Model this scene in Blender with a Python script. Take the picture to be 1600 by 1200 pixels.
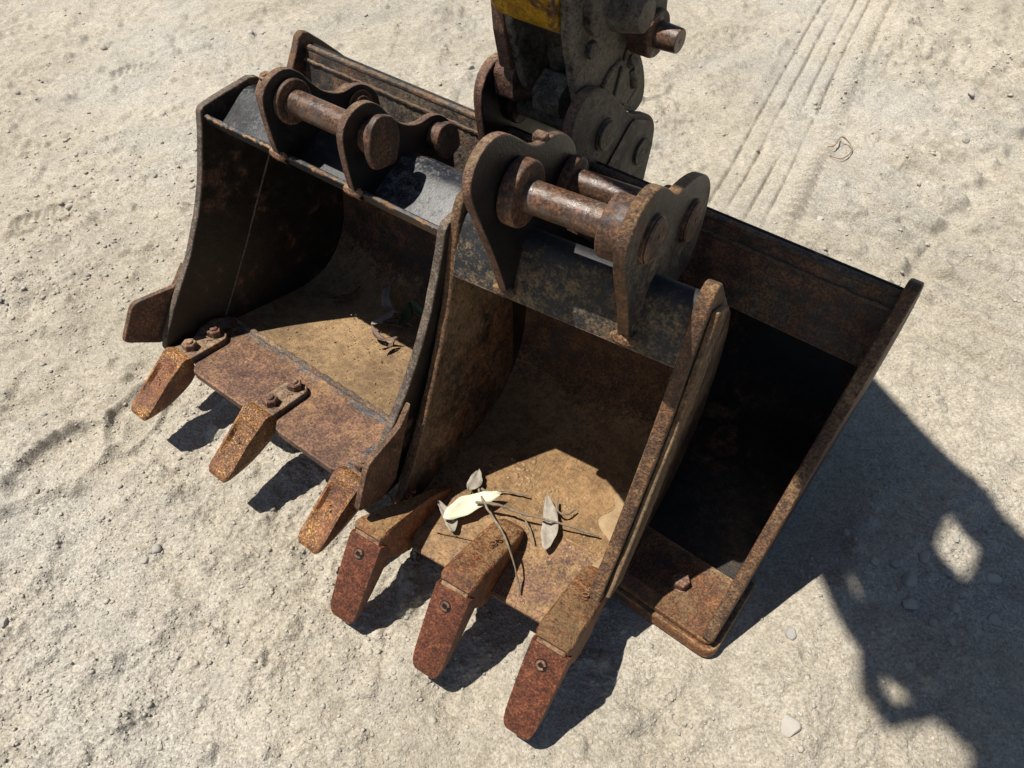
import bpy, bmesh, math, random
import numpy as np
from mathutils import Vector, Matrix

# ------------------------------------------------------------------ scene, camera, light
for o in list(bpy.data.objects):
    bpy.data.objects.remove(o, do_unlink=True)
scn = bpy.context.scene
col = scn.collection
random.seed(7)

CAM_H = 1.5
def set_camera(pitch=49.8, roll=-0.49, fpx=1131.0):
    P = math.radians(pitch); r = math.radians(roll)
    right = Vector((1, 0, 0)); down = Vector((0, -math.sin(P), -math.cos(P))); fwd = Vector((0, math.cos(P), -math.sin(P)))
    rt = right*math.cos(r) - down*math.sin(r)
    dn = right*math.sin(r) + down*math.cos(r)
    cd = bpy.data.cameras.new('camera'); cam = bpy.data.objects.new('camera', cd); col.objects.link(cam)
    cd.sensor_fit = 'HORIZONTAL'; cd.sensor_width = 36; cd.lens = fpx/1600*36
    cd.clip_start = 0.02; cd.clip_end = 2000
    m = Matrix(((rt.x, -dn.x, -fwd.x, 0), (rt.y, -dn.y, -fwd.y, 0), (rt.z, -dn.z, -fwd.z, CAM_H), (0, 0, 0, 1)))
    cam.matrix_world = m
    scn.camera = cam
set_camera()

SUN_H = (0.41, -0.06)                       # shadow offset per metre of height
sun_dir = Vector((-SUN_H[0], -SUN_H[1], 1)).normalized()   # towards the sun
elev = math.asin(sun_dir.z); az = math.atan2(sun_dir.x, sun_dir.y)
w = bpy.data.worlds.new('World'); scn.world = w; w.use_nodes = True
nt = w.node_tree; nt.nodes.clear()
sky = nt.nodes.new('ShaderNodeTexSky'); sky.sky_type = 'NISHITA'; sky.sun_disc = False
sky.sun_elevation = elev; sky.sun_rotation = az
sky.air_density = 1.0; sky.dust_density = 0.6; sky.ozone_density = 1.0
bg = nt.nodes.new('ShaderNodeBackground'); bg.inputs[1].default_value = 0.05
wo = nt.nodes.new('ShaderNodeOutputWorld')
nt.links.new(sky.outputs[0], bg.inputs[0]); nt.links.new(bg.outputs[0], wo.inputs[0])
sl = bpy.data.lights.new('sun', 'SUN'); sl.energy = 5.0; sl.angle = math.radians(0.55); sl.color = (1.0, 0.945, 0.86)
so = bpy.data.objects.new('sun', sl); col.objects.link(so)
so.rotation_euler = (-sun_dir).to_track_quat('-Z', 'Y').to_euler(); so.location = (-3, 2, 6)
vs = scn.view_settings; vs.view_transform = 'Standard'; vs.look = 'None'; vs.exposure = 0.40; vs.gamma = 1.0
vs.use_curve_mapping = False

# ------------------------------------------------------------------ node helpers
class NT:
    def __init__(s, name):
        s.m = bpy.data.materials.new(name); s.m.use_nodes = True; s.t = s.m.node_tree; s.t.nodes.clear()
        s.out = s.n('ShaderNodeOutputMaterial'); s.bsdf = s.n('ShaderNodeBsdfPrincipled')
        s.l(s.bsdf.outputs[0], s.out.inputs[0])
    def n(s, k, **kw):
        x = s.t.nodes.new(k)
        for a, b in kw.items(): setattr(x, a, b)
        return x
    def l(s, a, b): s.t.links.new(a, b)
    def put(s, sock, v):
        if isinstance(v, bpy.types.NodeSocket): s.l(v, sock)
        elif isinstance(v, (tuple, list)) and len(v) == 3 and sock.type == 'RGBA': sock.default_value = (*v, 1)
        else: sock.default_value = v
    def math(s, op, a, b=0.0, c=None, clamp=False):
        x = s.n('ShaderNodeMath', operation=op, use_clamp=clamp)
        s.put(x.inputs[0], a); s.put(x.inputs[1], b)
        if c is not None: s.put(x.inputs[2], c)
        return x.outputs[0]
    def noise(s, P, scale, detail=5, rough=.6, dist=0.0):
        x = s.n('ShaderNodeTexNoise'); s.l(P, x.inputs['Vector'])
        x.inputs['Scale'].default_value = scale; x.inputs['Detail'].default_value = detail
        x.inputs['Roughness'].default_value = rough; x.inputs['Distortion'].default_value = dist
        return x.outputs[0]
    def voro(s, P, scale, feat='F1', out=0):
        x = s.n('ShaderNodeTexVoronoi', feature=feat); s.l(P, x.inputs['Vector']); x.inputs['Scale'].default_value = scale
        return x.outputs[out]
    def rng(s, v, a, b, c=0.0, d=1.0):
        x = s.n('ShaderNodeMapRange'); x.interpolation_type = 'SMOOTHSTEP'
        s.put(x.inputs[0], v)
        for i, k in enumerate((a, b, c, d)): s.put(x.inputs[1+i], k)
        return x.outputs[0]
    def mix(s, f, a, b, mode='MIX'):
        x = s.n('ShaderNodeMix', data_type='RGBA', blend_type=mode); x.clamp_factor = True
        s.put(x.inputs[0], f); s.put(x.inputs[6], a); s.put(x.inputs[7], b)
        return x.outputs[2]
    def fmix(s, f, a, b):
        x = s.n('ShaderNodeMix', data_type='FLOAT'); x.clamp_factor = True
        s.put(x.inputs[0], f); s.put(x.inputs[2], a); s.put(x.inputs[3], b)
        return x.outputs[0]
    def ramp(s, v, stops):
        x = s.n('ShaderNodeValToRGB'); s.put(x.inputs[0], v); e = x.color_ramp.elements
        while len(e) < len(stops): e.new(0.5)
        for k, (p, c) in enumerate(stops): e[k].position = p; e[k].color = (*c, 1)
        return x.outputs[0]
    def coords(s, rand=True):
        tc = s.n('ShaderNodeTexCoord').outputs['Object']
        if not rand: return tc
        oi = s.n('ShaderNodeObjectInfo').outputs['Random']
        x = s.n('ShaderNodeVectorMath', operation='ADD'); s.l(tc, x.inputs[0])
        c = s.n('ShaderNodeCombineXYZ'); k = s.math('MULTIPLY', oi, 31.0)
        for i in range(3): s.l(k, c.inputs[i])
        s.l(c.outputs[0], x.inputs[1]); return x.outputs[0]
    def bump(s, h, strength, dist, prev=None):
        x = s.n('ShaderNodeBump'); s.put(x.inputs['Strength'], strength); s.put(x.inputs['Distance'], dist); s.l(h, x.inputs['Height'])
        if prev is not None: s.l(prev, x.inputs['Normal'])
        return x.outputs[0]

def worn(name, paint, rust, rust_amt, rscale=9.0, dust=(.36, .27, .17), dust_amt=.3, edge=(.2, .12, .07), edge_amt=.8,
         edge_w=.004, prough=.35, rrough=.75, bump=.35, pit=.0012, fleck=None, fleck_amt=0.0, streak=0.0, up=.55, grease=None, grease_amt=0.0, bandy=None):
    s = NT(name); P = s.coords()
    if streak:
        mp = s.n('ShaderNodeMapping'); s.l(P, mp.inputs[0]); mp.inputs['Scale'].default_value = (1, 1-streak*.75, 1-streak*.75); Ps = mp.outputs[0]
    else: Ps = P
    big = s.noise(Ps, rscale, 7, .64, .3); mid = s.noise(P, rscale*4.3, 6, .65); fine = s.noise(P, 210, 4, .65)
    grit = s.noise(P, 620, 2, .6)
    m = s.math('ADD', s.math('MULTIPLY', big, .6), s.math('MULTIPLY', mid, .4))
    t = .5 + (.5-rust_amt)*.42
    rmask = s.rng(m, t-.045, t+.045)
    rv = s.math('ADD', s.math('MULTIPLY', mid, .45), s.math('ADD', s.math('MULTIPLY', fine, .4), s.math('MULTIPLY', grit, .15)))
    rcol = s.ramp(rv, [(.39, rust[0]), (.5, rust[1]), (.61, rust[2])])
    pcol = s.mix(s.rng(mid, .3, .75), paint, tuple(min(1, c*1.7+.004) for c in paint))
    c = s.mix(rmask, pcol, rcol)
    rough = s.fmix(rmask, s.math('ADD', prough, s.math('MULTIPLY', s.math('SUBTRACT', mid, .5), .35)), s.math('ADD', rrough, s.math('MULTIPLY', s.math('SUBTRACT', fine, .5), .3)))
    geo = s.n('ShaderNodeNewGeometry')
    if edge_amt > 0:
        bv = s.n('ShaderNodeBevel'); bv.samples = 4; bv.inputs['Radius'].default_value = edge_w
        dt = s.n('ShaderNodeVectorMath', operation='DOT_PRODUCT'); s.l(bv.outputs[0], dt.inputs[0]); s.l(geo.outputs['Normal'], dt.inputs[1])
        e = s.math('MULTIPLY', s.rng(dt.outputs['Value'], .985, .88), s.rng(mid, .62-.35*edge_amt, .7-.3*edge_amt))
        c = s.mix(e, c, s.mix(s.rng(fine, .4, .6), edge, tuple(min(1, k*1.5) for k in edge)))
        rough = s.fmix(e, rough, .55)
    if fleck is not None:
        fm = s.math('MULTIPLY', s.rng(s.noise(P, 260, 3, .7), .63-fleck_amt*.22, .70-fleck_amt*.22), s.rng(big, .5-.2*fleck_amt, .62-.2*fleck_amt))
        c = s.mix(fm, c, fleck); rough = s.fmix(fm, rough, .38)
    if grease is not None:
        gm = s.rng(s.noise(P, rscale*1.3, 5, .6), .62-grease_amt*.35, .68-grease_amt*.35)
        c = s.mix(gm, c, grease); rough = s.fmix(gm, rough, .42)
    if bandy is not None:
        raw = s.n('ShaderNodeSeparateXYZ'); s.l(s.coords(False), raw.inputs[0])
        dist = s.math('ABSOLUTE', s.math('SUBTRACT', raw.outputs[1], bandy[0]))
        bmk = s.rng(s.math('ADD', s.math('DIVIDE', dist, bandy[1]), s.math('MULTIPLY', s.math('SUBTRACT', mid, .5), 2.2)), 1.0, .35)
        c = s.mix(s.math('MULTIPLY', bmk, .85), c, bandy[2]); rough = s.fmix(bmk, rough, .45)
    sx = s.n('ShaderNodeSeparateXYZ'); s.l(geo.outputs['Normal'], sx.inputs[0])
    upn = s.rng(sx.outputs[2], .1, .95)
    dn = s.math('ADD', s.math('MULTIPLY', s.noise(P, rscale*.8, 6, .66), .55), s.math('MULTIPLY', s.noise(P, 70, 5, .7), .45))
    dd = s.math('ADD', dn, s.math('MULTIPLY', s.math('SUBTRACT', upn, .5), up*.35))
    th = .5 + (.5-dust_amt)*.5
    dm = s.rng(s.math('ADD', dd, s.math('MULTIPLY', s.math('SUBTRACT', fine, .5), .30)), th-.075, th+.075)
    c = s.mix(s.math('MULTIPLY', dm, .9), c, s.mix(s.rng(fine, .35, .65), dust, tuple(k*.72 for k in dust)))
    rough = s.fmix(dm, rough, .92)
    mp2 = s.n('ShaderNodeMapping'); s.l(P, mp2.inputs[0]); mp2.inputs['Scale'].default_value = (1, .05, .12); mp2.inputs['Rotation'].default_value = (0, 0, .12)
    scr = s.math('MULTIPLY', s.rng(s.noise(mp2.outputs[0], 240, 3, .6), .60, .66), s.rng(big, .42, .58))
    c = s.mix(s.math('MULTIPLY', scr, .5), c, s.mix(1.0, c, (1.7, 1.62, 1.5), 'MULTIPLY'))
    ton = s.math('ADD', s.math('MULTIPLY', s.noise(P, 3.2, 4, .6), .55), s.math('MULTIPLY', s.noise(P, 28, 5, .7), .45))
    c = s.mix(s.rng(ton, .38, .62), s.mix(1.0, c, (.58, .55, .53), 'MULTIPLY'), s.mix(1.0, c, (1.14, 1.12, 1.08), 'MULTIPLY'))
    c = s.mix(s.rng(s.math('ADD', s.math('MULTIPLY', fine, .6), s.math('MULTIPLY', s.noise(P, 95, 4, .7), .4)), .40, .60), s.mix(1.0, c, (.66, .64, .62), 'MULTIPLY'), s.mix(1.0, c, (1.28, 1.26, 1.22), 'MULTIPLY'))
    s.l(c, s.bsdf.inputs['Base Color']); s.l(rough, s.bsdf.inputs['Roughness'])
    s.bsdf.inputs['Specular IOR Level'].default_value = .5
    hb = s.math('ADD', s.math('MULTIPLY', fine, .75), s.math('ADD', s.math('MULTIPLY', grit, .35), s.math('MULTIPLY', mid, .6)))
    hb = s.math('ADD', hb, s.math('MULTIPLY', dm, .35))
    b = s.bump(hb, bump, pit*3)
    b = s.bump(s.noise(P, 6, 3, .5), bump*.5, .006, b)
    s.l(b, s.bsdf.inputs['Normal'])
    return s.m

R_RUSTF = ((.05, .026, .014), (.115, .060, .030), (.23, .115, .045))
R_GREY = ((.06, .045, .036), (.125, .098, .078), (.21, .17, .135))
R_BROWN = ((.045, .022, .014), (.10, .05, .03), (.19, .10, .055))
R_ORANGE = ((.07, .026, .013), (.17, .06, .022), (.30, .125, .045))
R_RED = ((.055, .018, .010), (.115, .034, .016), (.20, .068, .030))
R_PLUM = ((.075, .040, .032), (.15, .078, .055), (.25, .14, .085))
TAN = (.40, .29, .165)
M = {}
M['black_gloss'] = worn('black_gloss_paint', (.014, .016, .020), R_BROWN, .10, 6, dust=(.17, .17, .178), dust_amt=.14, edge=(.21, .125, .08), edge_amt=.75, prough=.38, bump=.10)
M['black_ear'] = worn('black_ear_paint', (.009, .009, .0105), R_BROWN, .10, 8, dust=(.13, .105, .08), dust_amt=.06, edge=(.15, .085, .052), edge_amt=.8, edge_w=.004, prough=.40, bump=.3)
M['brown_ear'] = worn('brown_ear_steel', (.020, .017, .016), R_BROWN, .62, 8, dust=(.22, .15, .095), dust_amt=.25, edge=(.20, .105, .06), edge_amt=1.2, edge_w=.007, prough=.4, bump=.4)
M['dusty_ear'] = worn('dusty_ear_steel', (.022, .020, .018), R_BROWN, .30, 6, dust=(.17, .145, .105), dust_amt=.45, up=0, edge=(.20, .11, .06), edge_amt=1.0, edge_w=.005, prough=.5, bump=.45)
M['dig_shell'] = worn('digging_bucket_inside', (.030, .023, .018), R_BROWN, .55, 7, dust=(.37, .255, .14), dust_amt=.44, up=1.1, edge_amt=0, prough=.5, bump=.7, pit=.002, bandy=(-.132, .022, (.075, .085, .10)))
M['dig_side'] = worn('digging_bucket_side', (.014, .013, .0125), R_BROWN, .34, 6, dust=(.15, .115, .085), dust_amt=.24, edge=(.17, .135, .105), edge_amt=1.2, edge_w=.006, prough=.42, bump=.35)
M['dig_blade'] = worn('digging_bucket_blade', (.055, .062, .075), R_PLUM, .80, 5, dust=(.34, .205, .10), dust_amt=.20, edge=(.30, .185, .13), edge_amt=1.1, edge_w=.006, prough=.45, rrough=.62, bump=.3, bandy=(-.132, .030, (.085, .098, .115)))
M['dig_tooth'] = worn('bolt_on_tooth_steel', (.06, .05, .045), R_ORANGE, .88, 8, dust=(.34, .22, .12), dust_amt=.10, edge=(.34, .15, .055), edge_amt=.9, prough=.4, rrough=.42, bump=.6, pit=.002, fleck=(.60, .38, .09), fleck_amt=.42)
M['tongue'] = worn('tooth_tongue_steel', (.05, .055, .065), R_PLUM, .55, 10, dust=(.34, .25, .16), dust_amt=.33, edge=(.22, .12, .08), edge_amt=1.2, prough=.4, bump=.5)
M['wing'] = worn('side_cutter_steel', (.05, .04, .035), R_BROWN, .72, 8, dust=(.22, .155, .09), dust_amt=.35, up=.2, edge=(.20, .13, .085), edge_amt=1.2, prough=.5, bump=.45)
M['bolt'] = worn('rusty_bolt', (.07, .05, .04), R_PLUM, .8, 14, dust=(.34, .24, .15), dust_amt=.2, edge=(.26, .15, .09), edge_amt=1.0, edge_w=.002, prough=.4, bump=.3)
M['weld'] = worn('weld_bead', (.09, .085, .085), R_PLUM, .45, 14, dust=(.36, .26, .16), dust_amt=.3, edge_amt=0, prough=.4, bump=.7, pit=.002)
M['pin'] = worn('oily_pin_steel', (.075, .052, .042), R_BROWN, .55, 10, dust=(.26, .18, .11), dust_amt=.16, edge=(.24, .14, .09), edge_amt=.7, prough=.30, rrough=.42, bump=.28, streak=.6)
M['cap'] = worn('pin_retainer_steel', (.045, .028, .022), R_BROWN, .55, 12, dust=(.2, .13, .08), dust_amt=.1, edge=(.17, .10, .065), edge_amt=1.1, prough=.45, bump=.3)
M['tr_side'] = worn('trench_bucket_side', (.030, .024, .019), R_RUSTF, .5, 6, dust=(.29, .20, .115), dust_amt=.56, up=.25, edge=(.27, .165, .085), edge_amt=1.3, edge_w=.007, prough=.5, bump=.5)
M['tr_tube'] = worn('trench_bucket_tube', (.010, .0115, .0145), R_BROWN, .26, 9, dust=(.25, .185, .11), dust_amt=.32, up=-.35, edge=(.22, .135, .075), edge_amt=.9, prough=.62, bump=.4)
M['tr_floor'] = worn('trench_bucket_floor', (.06, .042, .03), R_RUSTF, .62, 5, dust=(.34, .215, .105), dust_amt=.40, up=.75, edge=(.22, .12, .06), edge_amt=.8, prough=.6, rrough=.7, bump=.6, pit=.002)
M['tr_blade'] = worn('trench_bucket_blade', (.10, .07, .06), R_PLUM, .70, 6, dust=(.36, .235, .12), dust_amt=.36, edge=(.24, .13, .07), edge_amt=1.0, prough=.5, rrough=.6, bump=.5, fleck=(.33, .17, .04), fleck_amt=.35)
M['adaptor'] = worn('tooth_adaptor_steel', (.10, .065, .045), R_ORANGE, .72, 7, dust=(.32, .20, .09), dust_amt=.30, edge=(.20, .095, .045), edge_amt=.9, prough=.5, rrough=.55, bump=.6, pit=.002)
M['capsteel'] = worn('tooth_cap_rust', (.13, .042, .019), R_RED, .85, 12, dust=(.30, .18, .09), dust_amt=.05, edge=(.16, .07, .035), edge_amt=.7, prough=.5, rrough=.5, bump=.5, pit=.0015, fleck=(.34, .15, .06), fleck_amt=.18)
M['nose'] = worn('adaptor_nose', (.20, .12, .075), R_PLUM, .5, 10, dust=(.4, .28, .17), dust_amt=.4, edge_amt=0, bump=.4)
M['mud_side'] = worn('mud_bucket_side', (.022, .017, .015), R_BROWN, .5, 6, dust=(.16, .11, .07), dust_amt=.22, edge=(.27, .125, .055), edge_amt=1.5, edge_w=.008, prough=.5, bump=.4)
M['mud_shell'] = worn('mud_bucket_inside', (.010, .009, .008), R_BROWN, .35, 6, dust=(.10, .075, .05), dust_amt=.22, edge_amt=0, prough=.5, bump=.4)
M['mud_plate'] = worn('mud_bucket_top_plate', (.034, .029, .026), R_BROWN, .5, 6, dust=(.21, .155, .10), dust_amt=.46, up=.2, edge=(.20, .13, .08), edge_amt=.9, prough=.5, bump=.55, streak=.3)
M['mud_edge'] = worn('mud_bucket_edge', (.06, .045, .04), R_ORANGE, .62, 6, dust=(.34, .22, .115), dust_amt=.26, edge=(.46, .30, .12), edge_amt=1.0, edge_w=.012, prough=.45, rrough=.55, bump=.6, pit=.002, fleck=(.40, .22, .08), fleck_amt=.3)
M['hitch'] = worn('greasy_hitch_steel', (.022, .020, .018), R_BROWN, .38, 8, dust=(.25, .22, .17), dust_amt=.56, up=0, edge=(.13, .095, .07), edge_amt=.9, prough=.45, bump=.55, pit=.002, grease=(.012, .011, .010), grease_amt=.22)
M['yellow'] = worn('chipped_yellow_paint', (.52, .30, .022), R_BROWN, .42, 7, dust=(.20, .13, .07), dust_amt=.2, edge=(.10, .06, .035), edge_amt=1.0, prough=.42, bump=.35)
M['rim_grey'] = worn('worn_grey_plate_edge', (.03, .026, .024), R_GREY, .80, 9, dust=(.30, .235, .165), dust_amt=.28, edge_amt=0, prough=.45, rrough=.6, bump=.6, pit=.002)
M['rim_brown'] = worn('rusty_brown_plate_edge', (.03, .022, .018), R_PLUM, .80, 9, dust=(.28, .195, .12), dust_amt=.30, edge_amt=0, prough=.45, rrough=.55, bump=.7, pit=.002)
M['rim_orange'] = worn('rusty_orange_plate_edge', (.05, .035, .025), R_RUSTF, .80, 8, dust=(.33, .215, .115), dust_amt=.34, edge_amt=0, prough=.45, rrough=.55, bump=.7, pit=.002)
M['hole_shade'] = worn('painted_hole_shade', (.012, .008, .006), R_BROWN, .2, 14, dust=(.06, .04, .025), dust_amt=.2, edge_amt=0, bump=.4)  # near-black colour standing in for the shade inside holes
M['rubber'] = worn('hose_rubber', (.012, .012, .012), R_BROWN, .05, 10, dust=(.14, .12, .1), dust_amt=.3, edge_amt=0, prough=.55, bump=.3)

def plain(name, stops, scale, rough=.85, bump=.4, dist=.002, rand_hue=0.0, fine=180):
    s = NT(name); P = s.coords()
    a = s.noise(P, scale, 6, .62); f = s.noise(P, fine, 3, .6)
    v = s.math('ADD', s.math('MULTIPLY', a, .65), s.math('MULTIPLY', f, .35))
    c = s.ramp(v, stops)
    if rand_hue:
        oi = s.n('ShaderNodeObjectInfo').outputs['Random']
        c = s.mix(s.math('MULTIPLY', oi, rand_hue), c, (.20, .20, .205))
    s.l(c, s.bsdf.inputs['Base Color']); s.bsdf.inputs['Roughness'].default_value = rough
    s.l(s.bump(v, bump, dist), s.bsdf.inputs['Normal'])
    return s.m
M['stone'] = plain('pale_limestone', [(.35, (.30, .275, .23)), (.5, (.42, .39, .33)), (.65, (.52, .49, .43))], 30, rand_hue=.5)
M['clod'] = plain('dry_clod', [(.35, (.20, .13, .065)), (.5, (.30, .20, .105)), (.65, (.40, .285, .16))], 40)
M['sand'] = plain('loose_sand', [(.32, (.20, .135, .068)), (.5, (.295, .205, .11)), (.68, (.38, .28, .165))], 16, rough=.95, bump=.6)
M['leaf_pale'] = plain('pale_dead_leaf', [(.3, (.50, .50, .34)), (.5, (.60, .60, .43)), (.7, (.68, .67, .52))], 20, rough=.6, bump=.2)
M['leaf_grey'] = plain('grey_dead_leaf', [(.3, (.17, .145, .115)), (.5, (.29, .255, .205)), (.7, (.40, .36, .30))], 35, rough=.75, bump=.3)
M['leaf_green'] = plain('green_leaf', [(.3, (.045, .07, .028)), (.5, (.085, .115, .05)), (.7, (.14, .165, .08))], 25, rough=.5, bump=.2)
M['leaf_brown'] = plain('brown_leaf', [(.3, (.05, .026, .016)), (.5, (.10, .055, .035)), (.7, (.16, .10, .07))], 25, rough=.6, bump=.2)
M['twig'] = plain('dry_twig', [(.3, (.10, .075, .05)), (.5, (.20, .155, .105)), (.7, (.31, .25, .18))], 45, rough=.8, bump=.4)
M['straw'] = plain('brown_straw', [(.3, (.12, .07, .03)), (.5, (.24, .15, .07)), (.7, (.33, .22, .12))], 45, rough=.8, bump=.3)

def ground_material():
    s = NT('dry_gravel_ground'); P = s.coords(False)
    a = s.noise(P, 1.1, 5, .6, .4); b = s.noise(P, 7, 6, .65); c_ = s.noise(P, 38, 5, .68); d = s.noise(P, 190, 4, .7); g = s.noise(P, 520, 2, .6)
    warm = s.ramp(s.math('ADD', s.math('MULTIPLY', c_, .5), s.math('MULTIPLY', d, .5)), [(.36, (.325, .288, .230)), (.5, (.425, .385, .315)), (.64, (.50, .458, .38))])
    grey = s.ramp(s.math('ADD', s.math('MULTIPLY', d, .55), s.math('MULTIPLY', g, .45)), [(.36, (.235, .222, .198)), (.5, (.385, .365, .322)), (.64, (.53, .508, .455))])
    m = s.rng(s.math('ADD', s.math('MULTIPLY', a, .75), s.math('MULTIPLY', b, .25)), .44, .64)
    c = s.mix(m, warm, grey)
    chalk = s.rng(s.math('ADD', s.math('MULTIPLY', s.noise(P, 1.9, 4, .6), .6), s.math('MULTIPLY', c_, .4)), .60, .68)
    c = s.mix(s.math('MULTIPLY', chalk, .5), c, (.52, .495, .43))
    vc = s.n('ShaderNodeTexVoronoi'); s.l(P, vc.inputs['Vector']); vc.inputs['Scale'].default_value = 210
    sv = s.n('ShaderNodeSeparateColor'); s.l(vc.outputs['Color'], sv.inputs[0])
    c = s.mix(s.math('MULTIPLY', s.rng(sv.outputs[0], .84, .86), .38), c, (.21, .20, .185))
    c = s.mix(s.math('MULTIPLY', s.rng(sv.outputs[1], .86, .88), .45), c, (.56, .53, .46))
    tone = s.math('ADD', s.math('MULTIPLY', s.noise(P, .9, 4, .55), .5), s.math('ADD', s.math('MULTIPLY', s.noise(P, 4.5, 5, .65), .3), s.math('MULTIPLY', c_, .2)))
    c = s.mix(s.rng(tone, .40, .60), s.mix(1.0, c, (.86, .845, .815), 'MULTIPLY'), s.mix(1.0, c, (1.07, 1.06, 1.05), 'MULTIPLY'))
    c = s.mix(s.rng(s.math('ADD', s.math('MULTIPLY', d, .6), s.math('MULTIPLY', s.noise(P, 90, 4, .7), .4)), .41, .59), s.mix(1.0, c, (.86, .855, .845), 'MULTIPLY'), s.mix(1.0, c, (1.07, 1.07, 1.065), 'MULTIPLY'))
    gr = s.math('MULTIPLY', s.rng(s.math('ADD', s.math('MULTIPLY', b, .45), s.math('MULTIPLY', d, .55)), .57, .63), .45)
    c = s.mix(gr, c, (.20, .185, .155))
    s.l(c, s.bsdf.inputs['Base Color']); s.bsdf.inputs['Roughness'].default_value = .95; s.bsdf.inputs['Specular IOR Level'].default_value = .2
    h = s.math('ADD', s.math('MULTIPLY', d, .7), s.math('MULTIPLY', g, .3))
    h = s.math('SUBTRACT', h, s.math('MULTIPLY', vc.outputs['Distance'], .35))
    s.l(s.bump(h, .8, .005), s.bsdf.inputs['Normal'])
    return s.m
M['ground'] = ground_material()

# ------------------------------------------------------------------ mesh helpers
def link(o, parent=None):
    col.objects.link(o)
    if parent is not None: o.parent = parent
    return o
def tag(o, label=None, cat=None, group=None, kind=None):
    if label: o['label'] = label
    if cat: o['category'] = cat
    if group: o['group'] = group
    if kind: o['kind'] = kind
    return o
def finish(name, bm, mat, parent=None, bevel=0.0, seg=2, loc=None, smooth=True, ang=32):
    bmesh.ops.recalc_face_normals(bm, faces=bm.faces[:])
    me = bpy.data.meshes.new(name); bm.to_mesh(me); bm.free()
    if smooth: me.polygons.foreach_set('use_smooth', [True]*len(me.polygons))
    if isinstance(mat, str): mat = M[mat]
    me.materials.append(mat)
    o = link(bpy.data.objects.new(name, me), parent)
    if loc is not None: o.location = loc
    if bevel > 0:
        b = o.modifiers.new('bevel', 'BEVEL'); b.width = bevel; b.segments = seg; b.limit_method = 'ANGLE'; b.angle_limit = math.radians(ang); b.harden_normals = True
    elif smooth:
        me.set_sharp_from_angle(angle=math.radians(ang))
    return o
def poly3(bm, a, b):                     # two matching rings of 3D points -> closed prism
    va = [bm.verts.new(p) for p in a]; vb = [bm.verts.new(p) for p in b]; n = len(va)
    bm.faces.new(va); bm.faces.new(vb[::-1])
    for i in range(n): bm.faces.new((va[i], vb[i], vb[(i+1) % n], va[(i+1) % n]))
def loft(bm, rings, cap=True):
    R_ = [[bm.verts.new(p) for p in r] for r in rings]; n = len(R_[0])
    for a, b in zip(R_, R_[1:]):
        for i in range(n): bm.faces.new((a[i], a[(i+1) % n], b[(i+1) % n], b[i]))
    if cap: bm.faces.new(R_[0][::-1]); bm.faces.new(R_[-1])
def cyl(bm, p0, p1, r0, r1=None, n=28, ridges=None):
    p0, p1 = Vector(p0), Vector(p1); r1 = r0 if r1 is None else r1
    ax = (p1-p0).normalized(); t = ax.orthogonal().normalized(); q = ax.cross(t)
    st = ridges or [(0, r0), (1, r1)]
    loft(bm, [[p0.lerp(p1, f) + (t*math.cos(2*math.pi*i/n) + q*math.sin(2*math.pi*i/n))*r for i in range(n)] for f, r in st])
def tube(bm, pts, radii, n=8):
    pts = [Vector(p) for p in pts]; rings = []
    t = None
    for i, p in enumerate(pts):
        d = (pts[min(i+1, len(pts)-1)] - pts[max(i-1, 0)]).normalized()
        if t is None: t = d.orthogonal().normalized()
        t = (t - d*t.dot(d)).normalized(); q = d.cross(t); r = radii[i] if isinstance(radii, (list, tuple)) else radii
        rings.append([p + (t*math.cos(2*math.pi*k/n) + q*math.sin(2*math.pi*k/n))*r for k in range(n)])
    loft(bm, rings)
def box(bm, lo, hi):
    (x0, y0, z0), (x1, y1, z1) = lo, hi
    poly3(bm, [(x0, y0, z0), (x0, y1, z0), (x0, y1, z1), (x0, y0, z1)], [(x1, y0, z0), (x1, y1, z0), (x1, y1, z1), (x1, y0, z1)])
def hexhead(bm, c, r, h, up=Vector((0, 0, 1)), turn=.3, stud=True):
    c = Vector(c); up = Vector(up).normalized(); t = up.orthogonal().normalized(); q = up.cross(t)
    ring = lambda r_, z, n, ph: [c + up*z + (t*math.cos(ph+2*math.pi*i/n) + q*math.sin(ph+2*math.pi*i/n))*r_ for i in range(n)]
    loft(bm, [ring(r, 0, 6, turn), ring(r, h*.86, 6, turn), ring(r*.88, h, 6, turn)])
    loft(bm, [ring(r*1.12, -.001, 18, 0), ring(r*1.12, .002, 18, 0)])
    if stud: loft(bm, [ring(r*.52, h*.9, 14, 0), ring(r*.52, h*1.18, 14, 0), ring(r*.42, h*1.28, 14, 0)])
def smooth_line(pts, per=4):              # Catmull-Rom through 2D points
    out = []
    P_ = [Vector((*p, 0)) for p in pts]
    for i in range(len(P_)-1):
        p0, p1, p2, p3 = P_[max(i-1, 0)], P_[i], P_[i+1], P_[min(i+2, len(P_)-1)]
        for k in range(per):
            t = k/per
            v = .5*((2*p1) + (p2-p0)*t + (2*p0-5*p1+4*p2-p3)*t*t + (3*p1-p0-3*p2+p3)*t**3)
            out.append((v.x, v.y))
    out.append(tuple(pts[-1])); return out
def offset_line(pts, d):
    out = []
    for i, p in enumerate(pts):
        a = Vector(pts[max(i-1, 0)]); b = Vector(pts[min(i+1, len(pts)-1)])
        t = (b-a).normalized(); n = Vector((-t.y, t.x)); out.append((p[0]+n.x*d, p[1]+n.y*d))
    return out
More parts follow.
